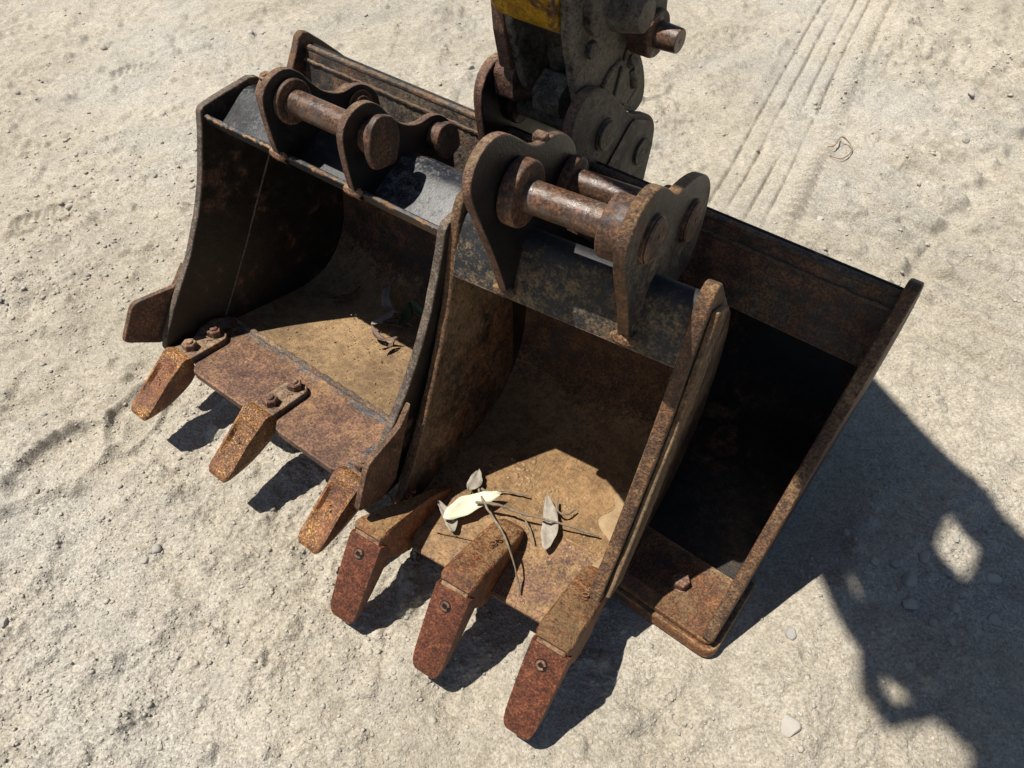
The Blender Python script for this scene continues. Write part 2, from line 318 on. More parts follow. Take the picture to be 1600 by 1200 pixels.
def rough_poly(pts, step=.02, amp=.0007, seed=1):
    rn = random.Random(seed); out = []
    for i, p in enumerate(pts):
        q = pts[(i+1) % len(pts)]; L = math.dist(p, q); k = max(1, int(L/step)); nx, ny = (q[1]-p[1])/max(L, 1e-6), -(q[0]-p[0])/max(L, 1e-6)
        out.append(p)
        for j in range(1, k):
            f = j/k; e = rn.uniform(-amp, amp); out.append((p[0]+(q[0]-p[0])*f+nx*e, p[1]+(q[1]-p[1])*f+ny*e))
    return out
def round_poly(pts, r, n=4):
    out = []
    N = len(pts)
    for i, p in enumerate(pts):
        rr = r[i] if isinstance(r, (list, tuple)) else r
        p = Vector(p); a = Vector(pts[i-1]); b = Vector(pts[(i+1) % N])
        if rr <= 0: out.append(tuple(p)); continue
        da = (a-p); db = (b-p); ra = min(rr, da.length*.45, db.length*.45)
        A = p + da.normalized()*ra; B = p + db.normalized()*ra
        for k in range(n+1):
            t = k/n; v = A*(1-t)**2 + p*2*t*(1-t) + B*t*t; out.append(tuple(v))
    return out

class Frame:
    """u runs along the cutting edge, v towards the teeth, z up"""
    def __init__(s, name, yaw, u0, v0):
        a = math.radians(yaw); s.D = Vector((math.cos(a), -math.sin(a), 0)); s.V = Vector((-math.sin(a), -math.cos(a), 0)); s.u0 = u0; s.v0 = v0
        s.yaw = a
        if name:
            s.root = link(bpy.data.objects.new(name, None)); s.root.empty_display_size = .1
            s.root.location = s.D*u0 + s.V*v0; s.root.rotation_euler = (0, 0, -a)
    def L(s, u, v, z): return Vector((u-s.u0, s.v0-v, z))
    def W(s, u, v, z): return s.D*u + s.V*v + Vector((0, 0, z))
    def prism(s, name, prof, ua, ub, mat, bevel=.002, parent=None, seg=2, rim=None):
        bm = bmesh.new(); poly3(bm, [s.L(ua, v, z) for v, z in prof], [s.L(ub, v, z) for v, z in prof])
        if rim:
            for i, f in enumerate(bm.faces):
                if i > 1: f.material_index = 1
        o = finish(name, bm, mat, parent or s.root, bevel, seg)
        if rim: o.data.materials.append(M[rim])
        return o
    def rod(s, name, u0, u1, v, z, r, mat, parent=None, bevel=.002, n=32, ridges=None):
        bm = bmesh.new(); cyl(bm, s.L(u0, v, z), s.L(u1, v, z), r, n=n, ridges=ridges)
        return finish(name, bm, mat, parent or s.root, bevel)
def copy_tree(o, parent):
    c = o.copy(); col.objects.link(c); c.parent = parent
    for ch in list(o.children): copy_tree(ch, c)
    return c
def raised_text(txt, size, depth):
    cu = bpy.data.curves.new('marks', 'FONT'); cu.body = txt; cu.size = size; cu.extrude = depth; cu.align_x = 'CENTER'; cu.align_y = 'CENTER'; cu.resolution_u = 2
    t = bpy.data.objects.new('marks', cu); col.objects.link(t)
    dg = bpy.context.evaluated_depsgraph_get(); me = bpy.data.meshes.new_from_object(t.evaluated_get(dg))
    bpy.data.objects.remove(t, do_unlink=True); bpy.data.curves.remove(cu)
    return me

# ------------------------------------------------------------------ ground
def vnoise(x, y, seed):
    xi = np.floor(x).astype(np.int64); yi = np.floor(y).astype(np.int64); fx = x-xi; fy = y-yi
    fx = fx*fx*fx*(fx*(fx*6-15)+10); fy = fy*fy*fy*(fy*(fy*6-15)+10)
    def hsh(i, j):
        n = (i*374761393 + j*668265263 + seed*1274126177) & 0xFFFFFFFF
        n = ((n ^ (n >> 13))*1274126177) & 0xFFFFFFFF
        n = (n ^ (n >> 16)) & 0xFFFF
        return n/65535.0
    a = hsh(xi, yi); b = hsh(xi+1, yi); c = hsh(xi, yi+1); d = hsh(xi+1, yi+1)
    return (a*(1-fx)+b*fx)*(1-fy) + (c*(1-fx)+d*fx)*fy - .5
def sstep(x, a, b):
    t = np.clip((x-a)/(b-a), 0, 1); return t*t*(3-2*t)
def band(x, c, w_): return np.exp(-((x-c)/w_)**2)
def ground_h(x, y):
    p = (x*.77+y*.64)*.62; q = -x*.64+y*.77                     # relief is drawn out along one diagonal
    wx = p + .06*vnoise(x*4, y*4, 91); wy = q + .06*vnoise(x*4, y*4, 92)
    h = .034*vnoise(wx*1.3, wy*1.3, 1) + .022*vnoise(wx*3.3, wy*3.3, 2)
    patch = sstep(vnoise(x*.9, y*.9, 11)+.5*vnoise(x*2.6, y*2.6, 12), -.15, .25)       # stonier ground
    patch = np.maximum(patch, np.exp(-(((x-1.0)/.45)**2+((y-.75)/.38)**2)))
    m = .50+.75*patch
    h += .024*vnoise(wx*7, wy*7, 3) + m*.017*vnoise(wx*15, wy*15, 4) + m*.010*vnoise(wx*29, wy*29, 14)
    act = sstep(vnoise(x*6, y*6, 15)+.6*vnoise(x*17, y*17, 16), -.25, .25)            # crumbly here, dusted smooth there
    m2 = (.25+.95*act)*(.6+.6*patch)
    h += m2*(.0095*np.maximum(vnoise(p*48, q*48, 5), -.08) + .0062*np.maximum(vnoise(x*95+.6*vnoise(x*40, y*40, 61), y*95, 6), -.06) + .0034*np.maximum(vnoise(x*185, y*185, 7), -.15))
    h += .0016*vnoise(x*330, y*330, 8)
    # crusty lumps
    lump = np.maximum(vnoise(x*17+3, y*17, 21)-.22, 0); h += .05*lump*(1+.8*vnoise(x*80, y*80, 22))
    # narrow tyre track running away to the right
    ax, ay, bx, by = .80, 1.99, 1.75, 3.79; L = math.hypot(bx-ax, by-ay); tx, ty = (bx-ax)/L, (by-ay)/L
    s_ = (x-ax)*tx+(y-ay)*ty; d_ = (x-ax)*ty-(y-ay)*tx + .012*vnoise(x*3, y*3, 33)
    on = sstep(s_, -.1, .15)*sstep(vnoise(s_*1.6, d_*2+7, 31), -.55, -.25)
    strip = sstep(d_, -.21, -.17)*(1-sstep(d_, .15, .18))
    h = h*(1-.62*on*strip) - .010*on*strip
    for g in (-.14, -.075, -.005, .055): h -= .019*on*band(d_, g, .0080)*sstep(vnoise(s_*2.3+g*40, d_*3, 38), -.55, -.15)*(.8+.8*vnoise(x*30, y*30, 39))
    rim = band(d_, .125, .035); h += on*rim*(.022+.016*np.sin(s_*150+d_*18))
    # broad lugged machine track at the right
    ax, ay = 1.42, 1.88; tx, ty = .68, .733; wob = .03*vnoise(x*5, y*5, 35); s_ = (x-ax)*tx+(y-ay)*ty+wob; d_ = (x-ax)*ty-(y-ay)*tx+wob
    zone = sstep(d_, -.42, -.30)*(1-sstep(d_, .75, .95))*sstep(s_, -.75, -.45)*(1-sstep(s_, 2.0, 2.8))*sstep(vnoise(x*1.7, y*1.7, 36), -.45, -.05)
    ph = s_/.15 + .5*(d_ > 0); gx = np.abs(ph-np.floor(ph)-.5)*2
    pad = sstep(1-gx, .18, .62)*sstep(np.abs(d_), .012, .05)*(1-sstep(np.abs(d_), .30, .40))
    h += zone*(.036*pad-.014)*(.75+.6*vnoise(x*22, y*22, 37))
    # faint lugged pass further out
    d2 = d_-.62; pad = sstep(1-gx, .15, .6)*(1-sstep(np.abs(d2), .18, .28)); h += zone*.022*pad
    # boot prints and scuffs
    for (cx, cy, an, ln, wd, bars) in ((-1.58, 2.02, .75, .11, .05, 1), (-1.62, 3.05, .6, .10, .045, 1), (-1.12, 1.02, .95, .15, .075, 0), (-.98, 1.17, 1.3, .12, .06, 0), (-1.30, .84, .75, .16, .06, 0), (.52, 1.62+1.2, .4, .12, .05, 1)):
        ca, sa = math.cos(an), math.sin(an); p = (x-cx)*ca+(y-cy)*sa; q = -(x-cx)*sa+(y-cy)*ca
        e = np.sqrt((p/ln)**2+(q/wd)**2)
        h = h*(1-.5*(1-sstep(e, .8, 1.0))) - .009*(1-sstep(e, .60, 1.0)) + .009*np.exp(-((e-1.08)/.15)**2)*(.5+1.3*(vnoise(x*14, y*14, 45)+.5))
        if bars: h += (1-sstep(e, .75, .95))*.007*sstep(np.sin(p*210+2.5*np.cos(q*60)), -.1, .5)
    far = sstep(y, 1.5, 2.6); h += far*(.012*vnoise(x*12+5, y*12, 81)+.012*np.maximum(vnoise(x*36, y*36, 82), -.03)*(.3+act))
    # soil pushed up in front of the mud bucket edge
    uu = x*.782-y*.623; vv = -x*.623-y*.782
    h += .012*band(vv, -.615, .03)*sstep(uu, -.5, -.2)*(1-sstep(uu, -.02, .06))*(.6+1.2*vnoise(x*25, y*25, 84))
    # bedded down under the wide bucket
    uu = x*.782-y*.623; vv = -x*.623-y*.782
    flat = sstep(uu, -1.85, -1.7)*(1-sstep(uu, 0.0, .14))*sstep(vv, -1.6, -1.45)*(1-sstep(vv, -.66, -.56))
    h = h*(1-flat) - .012*flat
    return h
def build_ground():
    P = math.radians(49.8)
    ang = np.linspace(math.radians(80), math.radians(20.6), 1060)
    yd = CAM_H/np.tan(ang)
    yn = yd[0] - np.cumsum(np.geomspace(.01, 12, 26))[::-1]
    yf = yd[-1] + np.cumsum(np.geomspace(.02, 90, 30))
    ys = np.concatenate([yn, yd, yf])
    td = np.linspace(-.80, .80, 860)
    to = np.cumsum(np.geomspace(.004, 14, 24))
    ts = np.concatenate([(-.80-to)[::-1], td, .80+to])
    wd = np.maximum(.645*ys+1.146, .8)
    X = ts[None, :]*wd[:, None]; Y = np.repeat(ys[:, None], len(ts), 1)
    Z = ground_h(X, Y)
    far = sstep(np.hypot(X, Y-1.5), 3.5, 9.0); Z = Z*(1-far)+far*.06*vnoise(X*.25, Y*.25, 41)
    nr, nc = X.shape
    co = np.stack([X, Y, Z], -1).reshape(-1, 3)
    idx = np.arange(nr*nc).reshape(nr, nc)
    q = np.stack([idx[:-1, :-1], idx[:-1, 1:], idx[1:, 1:], idx[1:, :-1]], -1).reshape(-1)
    me = bpy.data.meshes.new('ground'); me.vertices.add(len(co)); me.vertices.foreach_set('co', co.ravel().astype(np.float32))
    me.loops.add(len(q)); me.loops.foreach_set('vertex_index', q.astype(np.int32))
    nf = len(q)//4; me.polygons.add(nf); me.polygons.foreach_set('loop_start', np.arange(0, 4*nf, 4, dtype=np.int32)); me.polygons.foreach_set('loop_total', np.full(nf, 4, dtype=np.int32))
    me.update(calc_edges=True); me.polygons.foreach_set('use_smooth', np.ones(nf, dtype=bool)); me.materials.append(M['ground'])
    tag(link(bpy.data.objects.new('ground', me)), kind='structure')
build_ground()
def gh(x, y): return float(ground_h(np.array([x]), np.array([y]))[0])

# ------------------------------------------------------------------ digging bucket (bolt-on teeth)
SEAM = ((-.945, .585), (-.887, .51), (-.819, .42), (-.759, .338), (-.683, .243), (-.630, .178))
A = Frame('digging_bucket', 37.03, -1.074, -.78)
tag(A.root, 'black digging bucket with three bolted rusty teeth and flared side cutters', 'bucket')
def build_A():
    F = A; UL, UR = -1.428, -.720; T = .020
    side = [(-.470, .150), (-.461, .204), (-.474, .233), (-.520, .292), (-.563, .341), (-.612, .396), (-.665, .474), (-.702, .540), (-.728, .600), (-.748, .650), (-.762, .692),
            (-.772, .700), (-.840, .707), (-.905, .711), (-.925, .704), (-.98, .655), (-1.04, .585), (-1.085, .50), (-1.108, .40), (-1.108, .30), (-1.085, .20), (-1.035, .13), (-.965, .088), (-.89, .078), (-.78, .098), (-.62, .135)]
    for k, (a, b) in enumerate(((UL, UL+T), (UR-T, UR))):
        F.prism('side_plate', rough_poly(side, .03, .0008, 3+k), a, b, 'dig_side', .004, rim='rim_grey')
    inn = smooth_line([(-.640, .158), (-.72, .140), (-.82, .117), (-.90, .105), (-.965, .112), (-1.025, .150), (-1.068, .215), (-1.088, .30), (-1.088, .40), (-1.066, .47), (-1.035, .53), (-.995, .585)], 3)
    out = offset_line(inn, .012)
    F.prism('shell', inn+out[::-1], UL+T-.003, UR-T+.003, 'dig_shell', 0)
    # torsion top: glossy plate with a turned-up front strip
    top = smooth_line([(-.786, .646), (-.795, .650), (-.83, .667), (-.863, .683), (-.886, .690), (-.912, .686), (-.955, .655), (-1.02, .588), (-1.065, .51)], 4)
    F.prism('top_plate', top+offset_line(top, -.006)[::-1], UL+T-.001, UR-T+.001, 'black_gloss', 0)
    F.prism('front_strip', rough_poly([(-.764, .681), (-.773, .684), (-.792, .657), (-.786, .648), (-.774, .655)], .2, 0), UL+T-.002, UR-T+.002, 'black_gloss', .0025)
    F.prism('inner_plate', [(-.776, .662), (-.79, .655), (-.99, .50), (-1.08, .455), (-1.09, .44), (-.985, .488)], UL+T-.002, UR-T+.002, 'dig_side', 0)
    # rusty rough weld along the front edge of the top
    bm = bmesh.new(); rn = random.Random(4); n = 90; pts = []; rr = []
    for i in range(n+1):
        u = UL+T + (UR-UL-2*T)*i/n; pts.append(F.L(u, -.768+rn.uniform(-.0012, .0012), .6795+rn.uniform(-.001, .001))); rr.append(.0032+.0010*math.sin(i*.37)*math.sin(i*.11)+rn.uniform(-.0013, .0013))
    tube(bm, pts, rr, 7); finish('edge_weld', bm, 'tr_blade', F.root)
    # blade, cut back where the teeth bolt on, and the bead behind it
    bl = lambda v: .190-.16*(-.458-v)
    plan = [(UL+T, -.655), (UL+T, -.486), (-1.336, -.486), (-1.312, -.459), (-1.130, -.459), (-1.106, -.486), (-1.042, -.486), (-1.018, -.459), (-.836, -.459), (-.812, -.486), (UR-T, -.486), (UR-T, -.655)]
    plan = round_poly(plan, [0, 0, .004, .01, .01, .004, .004, .01, .01, .004, 0, 0], 3)
    bm = bmesh.new(); poly3(bm, [F.L(u, v, bl(v)-.025) for u, v in plan], [F.L(u, v, bl(v)) for u, v in plan])
    finish('blade', bm, 'dig_blade', F.root, .0035)
    bm = bmesh.new(); pts = []; rr = []
    for i in range(101):
        u = UL+T+.004+(UR-UL-2*T-.03)*i/100; pts.append(F.L(u, -.648+.0012*math.sin(i*.9), bl(-.648)-.001)); rr.append(.0085+.0007*math.sin(i*1.7)+rn.uniform(-.0006, .0006))
    tube(bm, pts, rr, 10); finish('weld_bead', bm, 'weld', F.root)
    # inner corner lumps of weld
    for sgn, ue in ((1, UR-T-.012), (-1, UL+T+.012)):
        bm = bmesh.new(); rings = []
        for j, (v, z, r) in enumerate(((-.655, .165, .010), (-.635, .18, .020), (-.60, .20, .019), (-.56, .205, .017), (-.53, .20, .010))):
            rings.append([F.L(ue+r*math.cos(t)*1.05, v, z-.02+r*math.sin(t)*(1.2+.2*rn.random())) for t in [2*math.pi*k/9 for k in range(9)]])
        loft(bm, rings); finish('corner_weld', bm, 'weld', F.root)
    bm = bmesh.new(); tube(bm, [F.L(UL+T+.0005, v, z) for v, z in SEAM], .0026, 7); finish('seam_weld', bm, 'dig_side', F.root)
    # flared side cutters
    for sgn, uo in ((-1, UL), (1, UR)):
        P_ = [(-.600, .372), (-.556, .330), (-.454, .340), (-.396, .252), (-.470, .198), (-.520, .205)]
        P_ = round_poly(P_, [0, .012, .018, .014, .01, 0], 4)
        def uof(v): return uo + sgn*(.001+max(0, v+.552)*.16)
        bm = bmesh.new()
        poly3(bm, [F.L(uof(v), v, z) for v, z in P_], [F.L(uof(v)+sgn*.014, v, z) for v, z in P_])
        finish('side_cutter', bm, 'wing', F.root, .003)
    # teeth
    ut = [-1.074-.294, -1.074, -1.074+.294]
    hw = .037
    def tooth():
        bm = bmesh.new()
        st = [(-.478, .205, .150, .034, 0), (-.463, .2135, .142, .0375, 0), (-.452, .2115, .135, .038, 0), (-.443, .206, .131, .0375, .004), (-.425, .196, .124, .036, .0115), (-.395, .179, .116, .0345, .013), (-.365, .1595, .114, .0345, .009), (-.345, .1465, .116, .035, .003), (-.328, .137, .117, .034, .0005), (-.320, .1315, .1185, .031, 0), (-.3135, .126, .120, .025, 0)]
        rings = []
        for v, zt, zb, h_, tr in st:
            zm = zt-tr; y = -.458-v
            ring = [(-h_*.80, y, zb), (h_*.80, y, zb), (h_*.97, y, zb+.3*(zt-zb)), (h_, y, zt-.006), (h_*.95, y, zt-.0012), (h_*.78, y, zt), (h_*.62, y, zm), (0, y, zm), (-h_*.62, y, zm), (-h_*.78, y, zt), (-h_*.95, y, zt-.0012), (-h_, y, zt-.006), (-h_*.97, y, zb+.3*(zt-zb))]
            rings.append(ring)
        loft(bm, rings[::-1])
        return finish('tooth', bm, 'dig_tooth', F.root, 0, ang=50)
    t0 = tooth(); t0.location = F.L(ut[0], -.458, 0)
    # tongue with bolts: plan outline
    pl = [(-.034, .0), (.034, .0)] + [(.031*math.cos(a), .112+.026*math.sin(a)) for a in [math.pi*k/10 for k in range(11)]]
    bm = bmesh.new(); z0 = lambda y: bl(-.458-y)+.0005
    poly3(bm, [(x, y, z0(y)-.004) for x, y in pl], [(x, y, z0(y)+.017) for x, y in pl])
    tg = finish('tongue', bm, 'tongue', t0, .004, 3)
    for y, tn in ((.042, .2), (.112, .55)):
        bm = bmesh.new(); hexhead(bm, (0, y, z0(y)+.016), .0180, .019, (0, .16, 1), tn)
        finish('bolt', bm, 'bolt', t0, 0, ang=25)
    me = raised_text('M1', .030, .0016); me.materials.append(M['tongue'])
    o = link(bpy.data.objects.new('cast_marks', me), t0); o.location = (.004, .077, z0(.077)+.0175); o.rotation_euler = (math.radians(-9), 0, math.radians(-90))
    me = raised_text('-02', .020, .0014); me.materials.append(M['dig_tooth'])
    o = link(bpy.data.objects.new('cast_marks', me), t0); o.location = (0, -.056, .1700); o.rotation_euler = (math.radians(29), 0, math.radians(90))
    for u in ut[1:]:
        c = copy_tree(t0, F.root); c.location = F.L(u, -.458, 0)
    # ears
    ear = smooth_line([(-.756, .676), (-.751, .700), (-.748, .745), (-.748, .792), (-.757, .818), (-.777, .834), (-.803, .841), (-.828, .836), (-.850, .820), (-.867, .797), (-.890, .769), (-.918, .749), (-.948, .739), (-.978, .739), (-1.004, .732), (-1.028, .713), (-1.042, .690), (-1.044, .655), (-1.040, .60), (-1.05, .53)], 3) + [(-.98, .56), (-.87, .64), (-.80, .65), (-.765, .66)]
    for k, u in enumerate((-1.162, -.950)):
        F.prism('mounting_ear', rough_poly(ear, .03, .0006, 9+k), u-.0045, u+.0125, 'black_ear', .0025, seg=2, rim='rim_brown')
        bm = bmesh.new(); r = F.L(u, -.757, .678); r0 = rn
        tube(bm, [F.L(u-.02+.04*i/6, -.7595+rn.uniform(-.002, .002), .682+rn.uniform(-.001, .002)) for i in range(7)], [.006, .010, .011, .012, .011, .010, .005], 8)
        finish('foot_weld', bm, 'tr_blade', F.root)
    (v1, z1), (v2, z2) = (-.812, .779), (-.983, .690)
    F.rod('pin', -1.19, -.93, v1, z1, .0255, 'pin')
    F.rod('pin', -1.19, -1.140, v2, z2, .0255, 'pin')
    F.rod('collar', -1.1495, -1.136, v1, z1, .044, 'cap', bevel=.004)
    F.rod('collar', -1.1495, -1.1455, v2, z2, .036, 'cap', bevel=.0015)
    F.rod('boss', -1.205, -1.1660, v1, z1, .041, 'brown_ear', bevel=.005)
    F.rod('boss', -1.195, -1.1660, v2, z2, .038, 'brown_ear', bevel=.005)
    bm = bmesh.new(); hexhead(bm, F.L(-1.192, v1+.012, z1+.036), .012, .010, (0, -.3, 1)); finish('bolt', bm, 'bolt', F.root, 0, ang=25)
    for (v, z, uo, rot, s_) in ((v1-.002, z1-.002, -.914, .15, 1.0), (v2-.004, z2+.006, -.914, -.35, .8)):
        P_ = [(-.030, -.052), (.030, -.048), (.043, -.01), (.034, .034), (.012, .053), (-.028, .040), (-.043, .0)]
        P_ = round_poly([(a*s_, b*s_) for a, b in P_], .014, 4)
        ca, sa = math.cos(rot), math.sin(rot)
        pr = [(v+a*ca-b*sa, z+a*sa+b*ca) for a, b in P_]
        F.prism('pin_cap', pr, uo, uo+.015, 'cap', .004)
        F.rod('spacer', -.938, uo+.002, v, z, .033*s_, 'cap')
build_A()

# ------------------------------------------------------------------ trenching bucket (weld-on adaptors with pinned caps)
B = Frame('trenching_bucket', 31.94, -.410, -.80)
tag(B.root, 'narrow rusty trenching bucket with three long pinned tooth caps and dirt inside', 'bucket')
def build_B():
    F = B; UL, UR = -.652, -.166; TL, TR = .020, .026; rn = random.Random(12)
    side = [(-.520, .076), (-.503, .104), (-.530, .130), (-.575, .167), (-.636, .245), (-.680, .318), (-.721, .393), (-.756, .462), (-.785, .527), (-.810, .600), (-.828, .667), (-.843, .712), (-.852, .728),
            (-.862, .740), (-.877, .745), (-.893, .737), (-.925, .695), (-.985, .62), (-1.045, .55), (-1.082, .46), (-1.092, .36), (-1.088, .26), (-1.06, .17), (-1.01, .105), (-.94, .070), (-.86, .062), (-.70, .068)]
    F.prism('side_plate', rough_poly(side, .03, .001, 5), UL, UL+TL, 'tr_side', .004, rim='rim_orange')
    F.prism('side_plate', rough_poly(side, .03, .001, 6), UR-TR, UR, 'tr_side', .004, rim='rim_orange')
    # doubled wear strip on the outside of the right plate
    fr = side[3:12]
    inner = [(v-.016, z-.004) for v, z in fr]; outer = [(v-.085, z-.045) for v, z in fr]
    F.prism('wear_strip', rough_poly(inner+outer[::-1], .03, .0012, 8), UR+.0005, UR+.014, 'tr_side', .004)
    F.prism('wear_strip', rough_poly(inner+outer[::-1], .03, .0012, 8), UL-.012, UL-.0005, 'tr_side', .004)
    inn = smooth_line([(-.690, .096), (-.78, .090), (-.86, .084), (-.93, .090), (-.995, .120), (-1.042, .178), (-1.068, .26), (-1.072, .36), (-1.062, .45), (-1.033, .53), (-1.005, .565)], 3)
    out = offset_line(inn, .013)
    F.prism('shell', inn+out[::-1], UL+TL-.003, UR-TR+.003, 'tr_floor', 0)
    tb = smooth_line([(-.824, .600), (-.832, .628), (-.845, .662), (-.860, .693), (-.871, .704), (-.884, .698), (-.905, .665), (-.950, .615), (-1.01, .56)], 4)
    F.prism('top_plate', tb+offset_line(tb, -.014)[::-1], UL+TL-.002, UR-TR+.002, 'tr_tube', 0)
    F.prism('inner_plate', [(-.825, .601), (-.838, .598), (-1.0, .515), (-1.07, .48), (-1.07, .468), (-1.0, .503), (-.84, .588)], UL+TL-.002, UR-TR+.002, 'tr_floor', 0)
    bm = bmesh.new(); n = 70
    tube(bm, [F.L(UL+TL+(UR-UL-TL-TR)*i/n, -.826+rn.uniform(-.001, .001), .601+rn.uniform(-.001, .001)) for i in range(n+1)], [.0065+rn.uniform(-.001, .001) for i in range(n+1)], 8)
    finish('edge_weld', bm, 'tr_floor', F.root)
    bm = bmesh.new()
    tube(bm, [F.L(UL+TL+(UR-UL-TL-TR)*i/n, -.864+rn.uniform(-.001, .001), .6965+rn.uniform(-.001, .001)) for i in range(n+1)], [.005+rn.uniform(-.001, .001) for i in range(n+1)], 8)
    finish('edge_weld', bm, 'tr_tube', F.root)
    # blade
    zb = lambda v: .101-.028*(-.506-v)
    pr = [(-.505, zb(-.505)-.004), (-.511, zb(-.511)), (-.700, zb(-.70)), (-.704, zb(-.70)-.022), (-.53, zb(-.53)-.024), (-.507, zb(-.507)-.014)]
    bm = bmesh.new(); rings = []
    for u, sh in ((UL+TL-.002, .085), (UL+TL+.030, .045), (UL+TL+.062, 0), (UR-TR-.03, 0), (UR-TR+.002, .012)):
        rings.append([F.L(u, v-(sh if i in (0, 1, 5) else 0), z) for i, (v, z) in enumerate(pr)])
    loft(bm, rings); finish('blade', bm, 'tr_blade', F.root, .003)
    # adaptors and caps
    us = [-.410-.212, -.410, -.410+.212]
    def rr_ring(c, ax_u, ax_n, h, t, k=.22):      # rounded rectangle ring: half width h, half thickness t
        pts = []
        for (sx, sn) in ((1, 1), (-1, 1), (-1, -1), (1, -1)):
            a = (sx*h*(1-k*.5), sn*t); b = (sx*h, sn*t*(1-k))
            m_ = (sx*h*(1-k*.14), sn*t*(1-k*.3))
            seq = [b, m_, a] if sx*sn > 0 else [a, m_, b]
            pts += seq
        return [c + ax_u*p + ax_n*q for p, q in pts]
    def adaptor(corner=0):
        bm = bmesh.new(); X = Vector((1, 0, 0)); Z = Vector((0, 0, 1)); Y0 = -.506
        st = [(-.446, .2045, .140, .0335), (-.456, .2105, .120, .0385), (-.470, .2105, .098, .0395), (-.500, .199, .070, .0390), (-.540, .180, .062, .0380), (-.585, .160, .080, .0365), (-.625, .141, .088, .0345), (-.648, .127, .090, .0310), (-.660, .116, .091, .0250), (-.667, .104, .091, .0150)]
        rings = []
        for v, zt, zb_, h in st:
            f = max(0, (-.456-v)/.2); cx = corner*f*.036; hh = h*(1-abs(corner)*.68*min(1, f*1.35))
            rings.append(rr_ring(Vector((cx, Y0-v, (zt+zb_)/2)), X, Z, hh, (zt-zb_)/2, .30))
        loft(bm, rings); o = finish('tooth_adaptor', bm, 'adaptor', F.root, 0, ang=48)
        # nose reaching into the cap
        a = Vector((0, -.648, -.762)); nrm = Vector((0, -.762, .648))
        bm = bmesh.new(); c0 = Vector((0, Y0+.462, .176))
        loft(bm, [rr_ring(c0+a*s_, X, nrm, h, t) for s_, h, t in ((-.01, .0315, .026), (.05, .030, .024))]); finish('nose', bm, 'nose', o, 0, ang=45)
        # cap
        bm = bmesh.new(); base = Vector((0, Y0+.4375, .193))
        rings = []
        for s_, h, th, dz in ((0, .0385, .060, 0), (.012, .0388, .059, .0005), (.05, .0380, .052, .001), (.09, .0368, .044, 0), (.13, .0352, .034, -.001), (.158, .0338, .026, -.002), (.175, .0315, .0205, -.0032), (.186, .0275, .0165, -.005), (.1925, .021, .0125, -.0068)):
            cpt = base + a*s_ + nrm*(dz-th/2); rings.append(rr_ring(cpt, X, nrm, h, th/2, .16))
        loft(bm, rings); cap = finish('tooth_cap', bm, 'capsteel', o, 0, ang=42)
        # dark disc painted as the shade in the pin hole, with its split pin
        pc = base + a*.035 + nrm*.0012; pc.x += -.003
        bm = bmesh.new(); cyl(bm, pc-nrm*.006, pc+nrm*.0004, .0125, n=24); finish('pin_hole_disc', bm, 'hole_shade', o, 0, ang=40)
        bm = bmesh.new(); q = nrm.cross(X)
        pts = [pc+nrm*.0006+(X*math.cos(t)+q*math.sin(t))*.0078 for t in [.4+5.3*k/20 for k in range(21)]]
        tube(bm, pts, .0030, 8); finish('split_pin', bm, 'bolt', o, 0, ang=60)
        me = raised_text('1X06', .026, .0014); me.materials.append(M['adaptor'])
        t_ = link(bpy.data.objects.new('cast_marks', me), o); t_.location = (.004, Y0+.565, .1695); t_.rotation_euler = (math.radians(-27), 0, math.radians(90))
        return o
    a1 = adaptor(0); a1.location = F.L(us[1], -.506, 0) 
    a1.location.z = 0
    c = copy_tree(a1, F.root); c.location = F.L(us[2], -.506, 0)
    a0 = adaptor(1); a0.location = F.L(us[0], -.506, 0)
    # ears
    tail = [(-.95, .60), (-.88, .66), (-.85, .65), (-.825, .61)]
    ear1 = smooth_line([(-.792, .640), (-.776, .690), (-.755, .749), (-.730, .812), (-.708, .868), (-.703, .895), (-.711, .920), (-.732, .939), (-.763, .947), (-.800, .938), (-.840, .909), (-.876, .880), (-.909, .865), (-.948, .860), (-.983, .845), (-1.013, .818), (-1.032, .785), (-1.036, .73), (-1.02, .66), (-1.01, .57)], 3) + tail
    ear2 = smooth_line([(-.798, .640), (-.776, .720), (-.745, .805), (-.735, .850), (-.738, .878), (-.763, .906), (-.798, .917), (-.834, .910), (-.868, .888), (-.900, .861), (-.920, .849)], 3) + smooth_line([(-.942, .845), (-.975, .838), (-1.006, .828), (-1.044, .811), (-1.076, .786), (-1.099, .755), (-1.106, .722), (-1.103, .672), (-1.075, .60)], 3) + tail
    for k, (u, t_) in enumerate(((-.5125, .0085), (-.2825, .0105))):
        F.prism('mounting_ear', rough_poly((ear1, ear2)[k], .03, .0012, 19+k), u-t_, u+t_, ('black_ear', 'dusty_ear')[k], .003, seg=2, rim=('rim_brown', 'rim_orange')[k])
        bm = bmesh.new()
        tube(bm, [F.L(u-.02+.04*i/6, -.800+rn.uniform(-.002, .002), .633+rn.uniform(-.003, .003)) for i in range(7)], [.006, .010, .012, .012, .011, .010, .005], 8)
        finish('foot_weld', bm, 'tr_floor', F.root)
    (v1, z1), (v2, z2) = (-.816, .834), (-.999, .748)
    F.rod('pin', -.545, -.265, v1, z1, .0265, 'pin', n=40)
    F.rod('pin', -.545, -.265, v2, z2, .0255, 'pin', n=40)
    F.rod('collar', -.5035, -.475, v1, z1, .054, 'cap', bevel=.005, n=40)
    F.rod('collar', -.5035, -.482, v2, z2, .045, 'cap', bevel=.005, n=40)
    F.rod('collar', -.338, -.2928, v1, z1, .050, 'cap', bevel=.005, n=40)
    F.rod('collar', -.328, -.2928, v2, z2, .045, 'cap', bevel=.005, n=40)
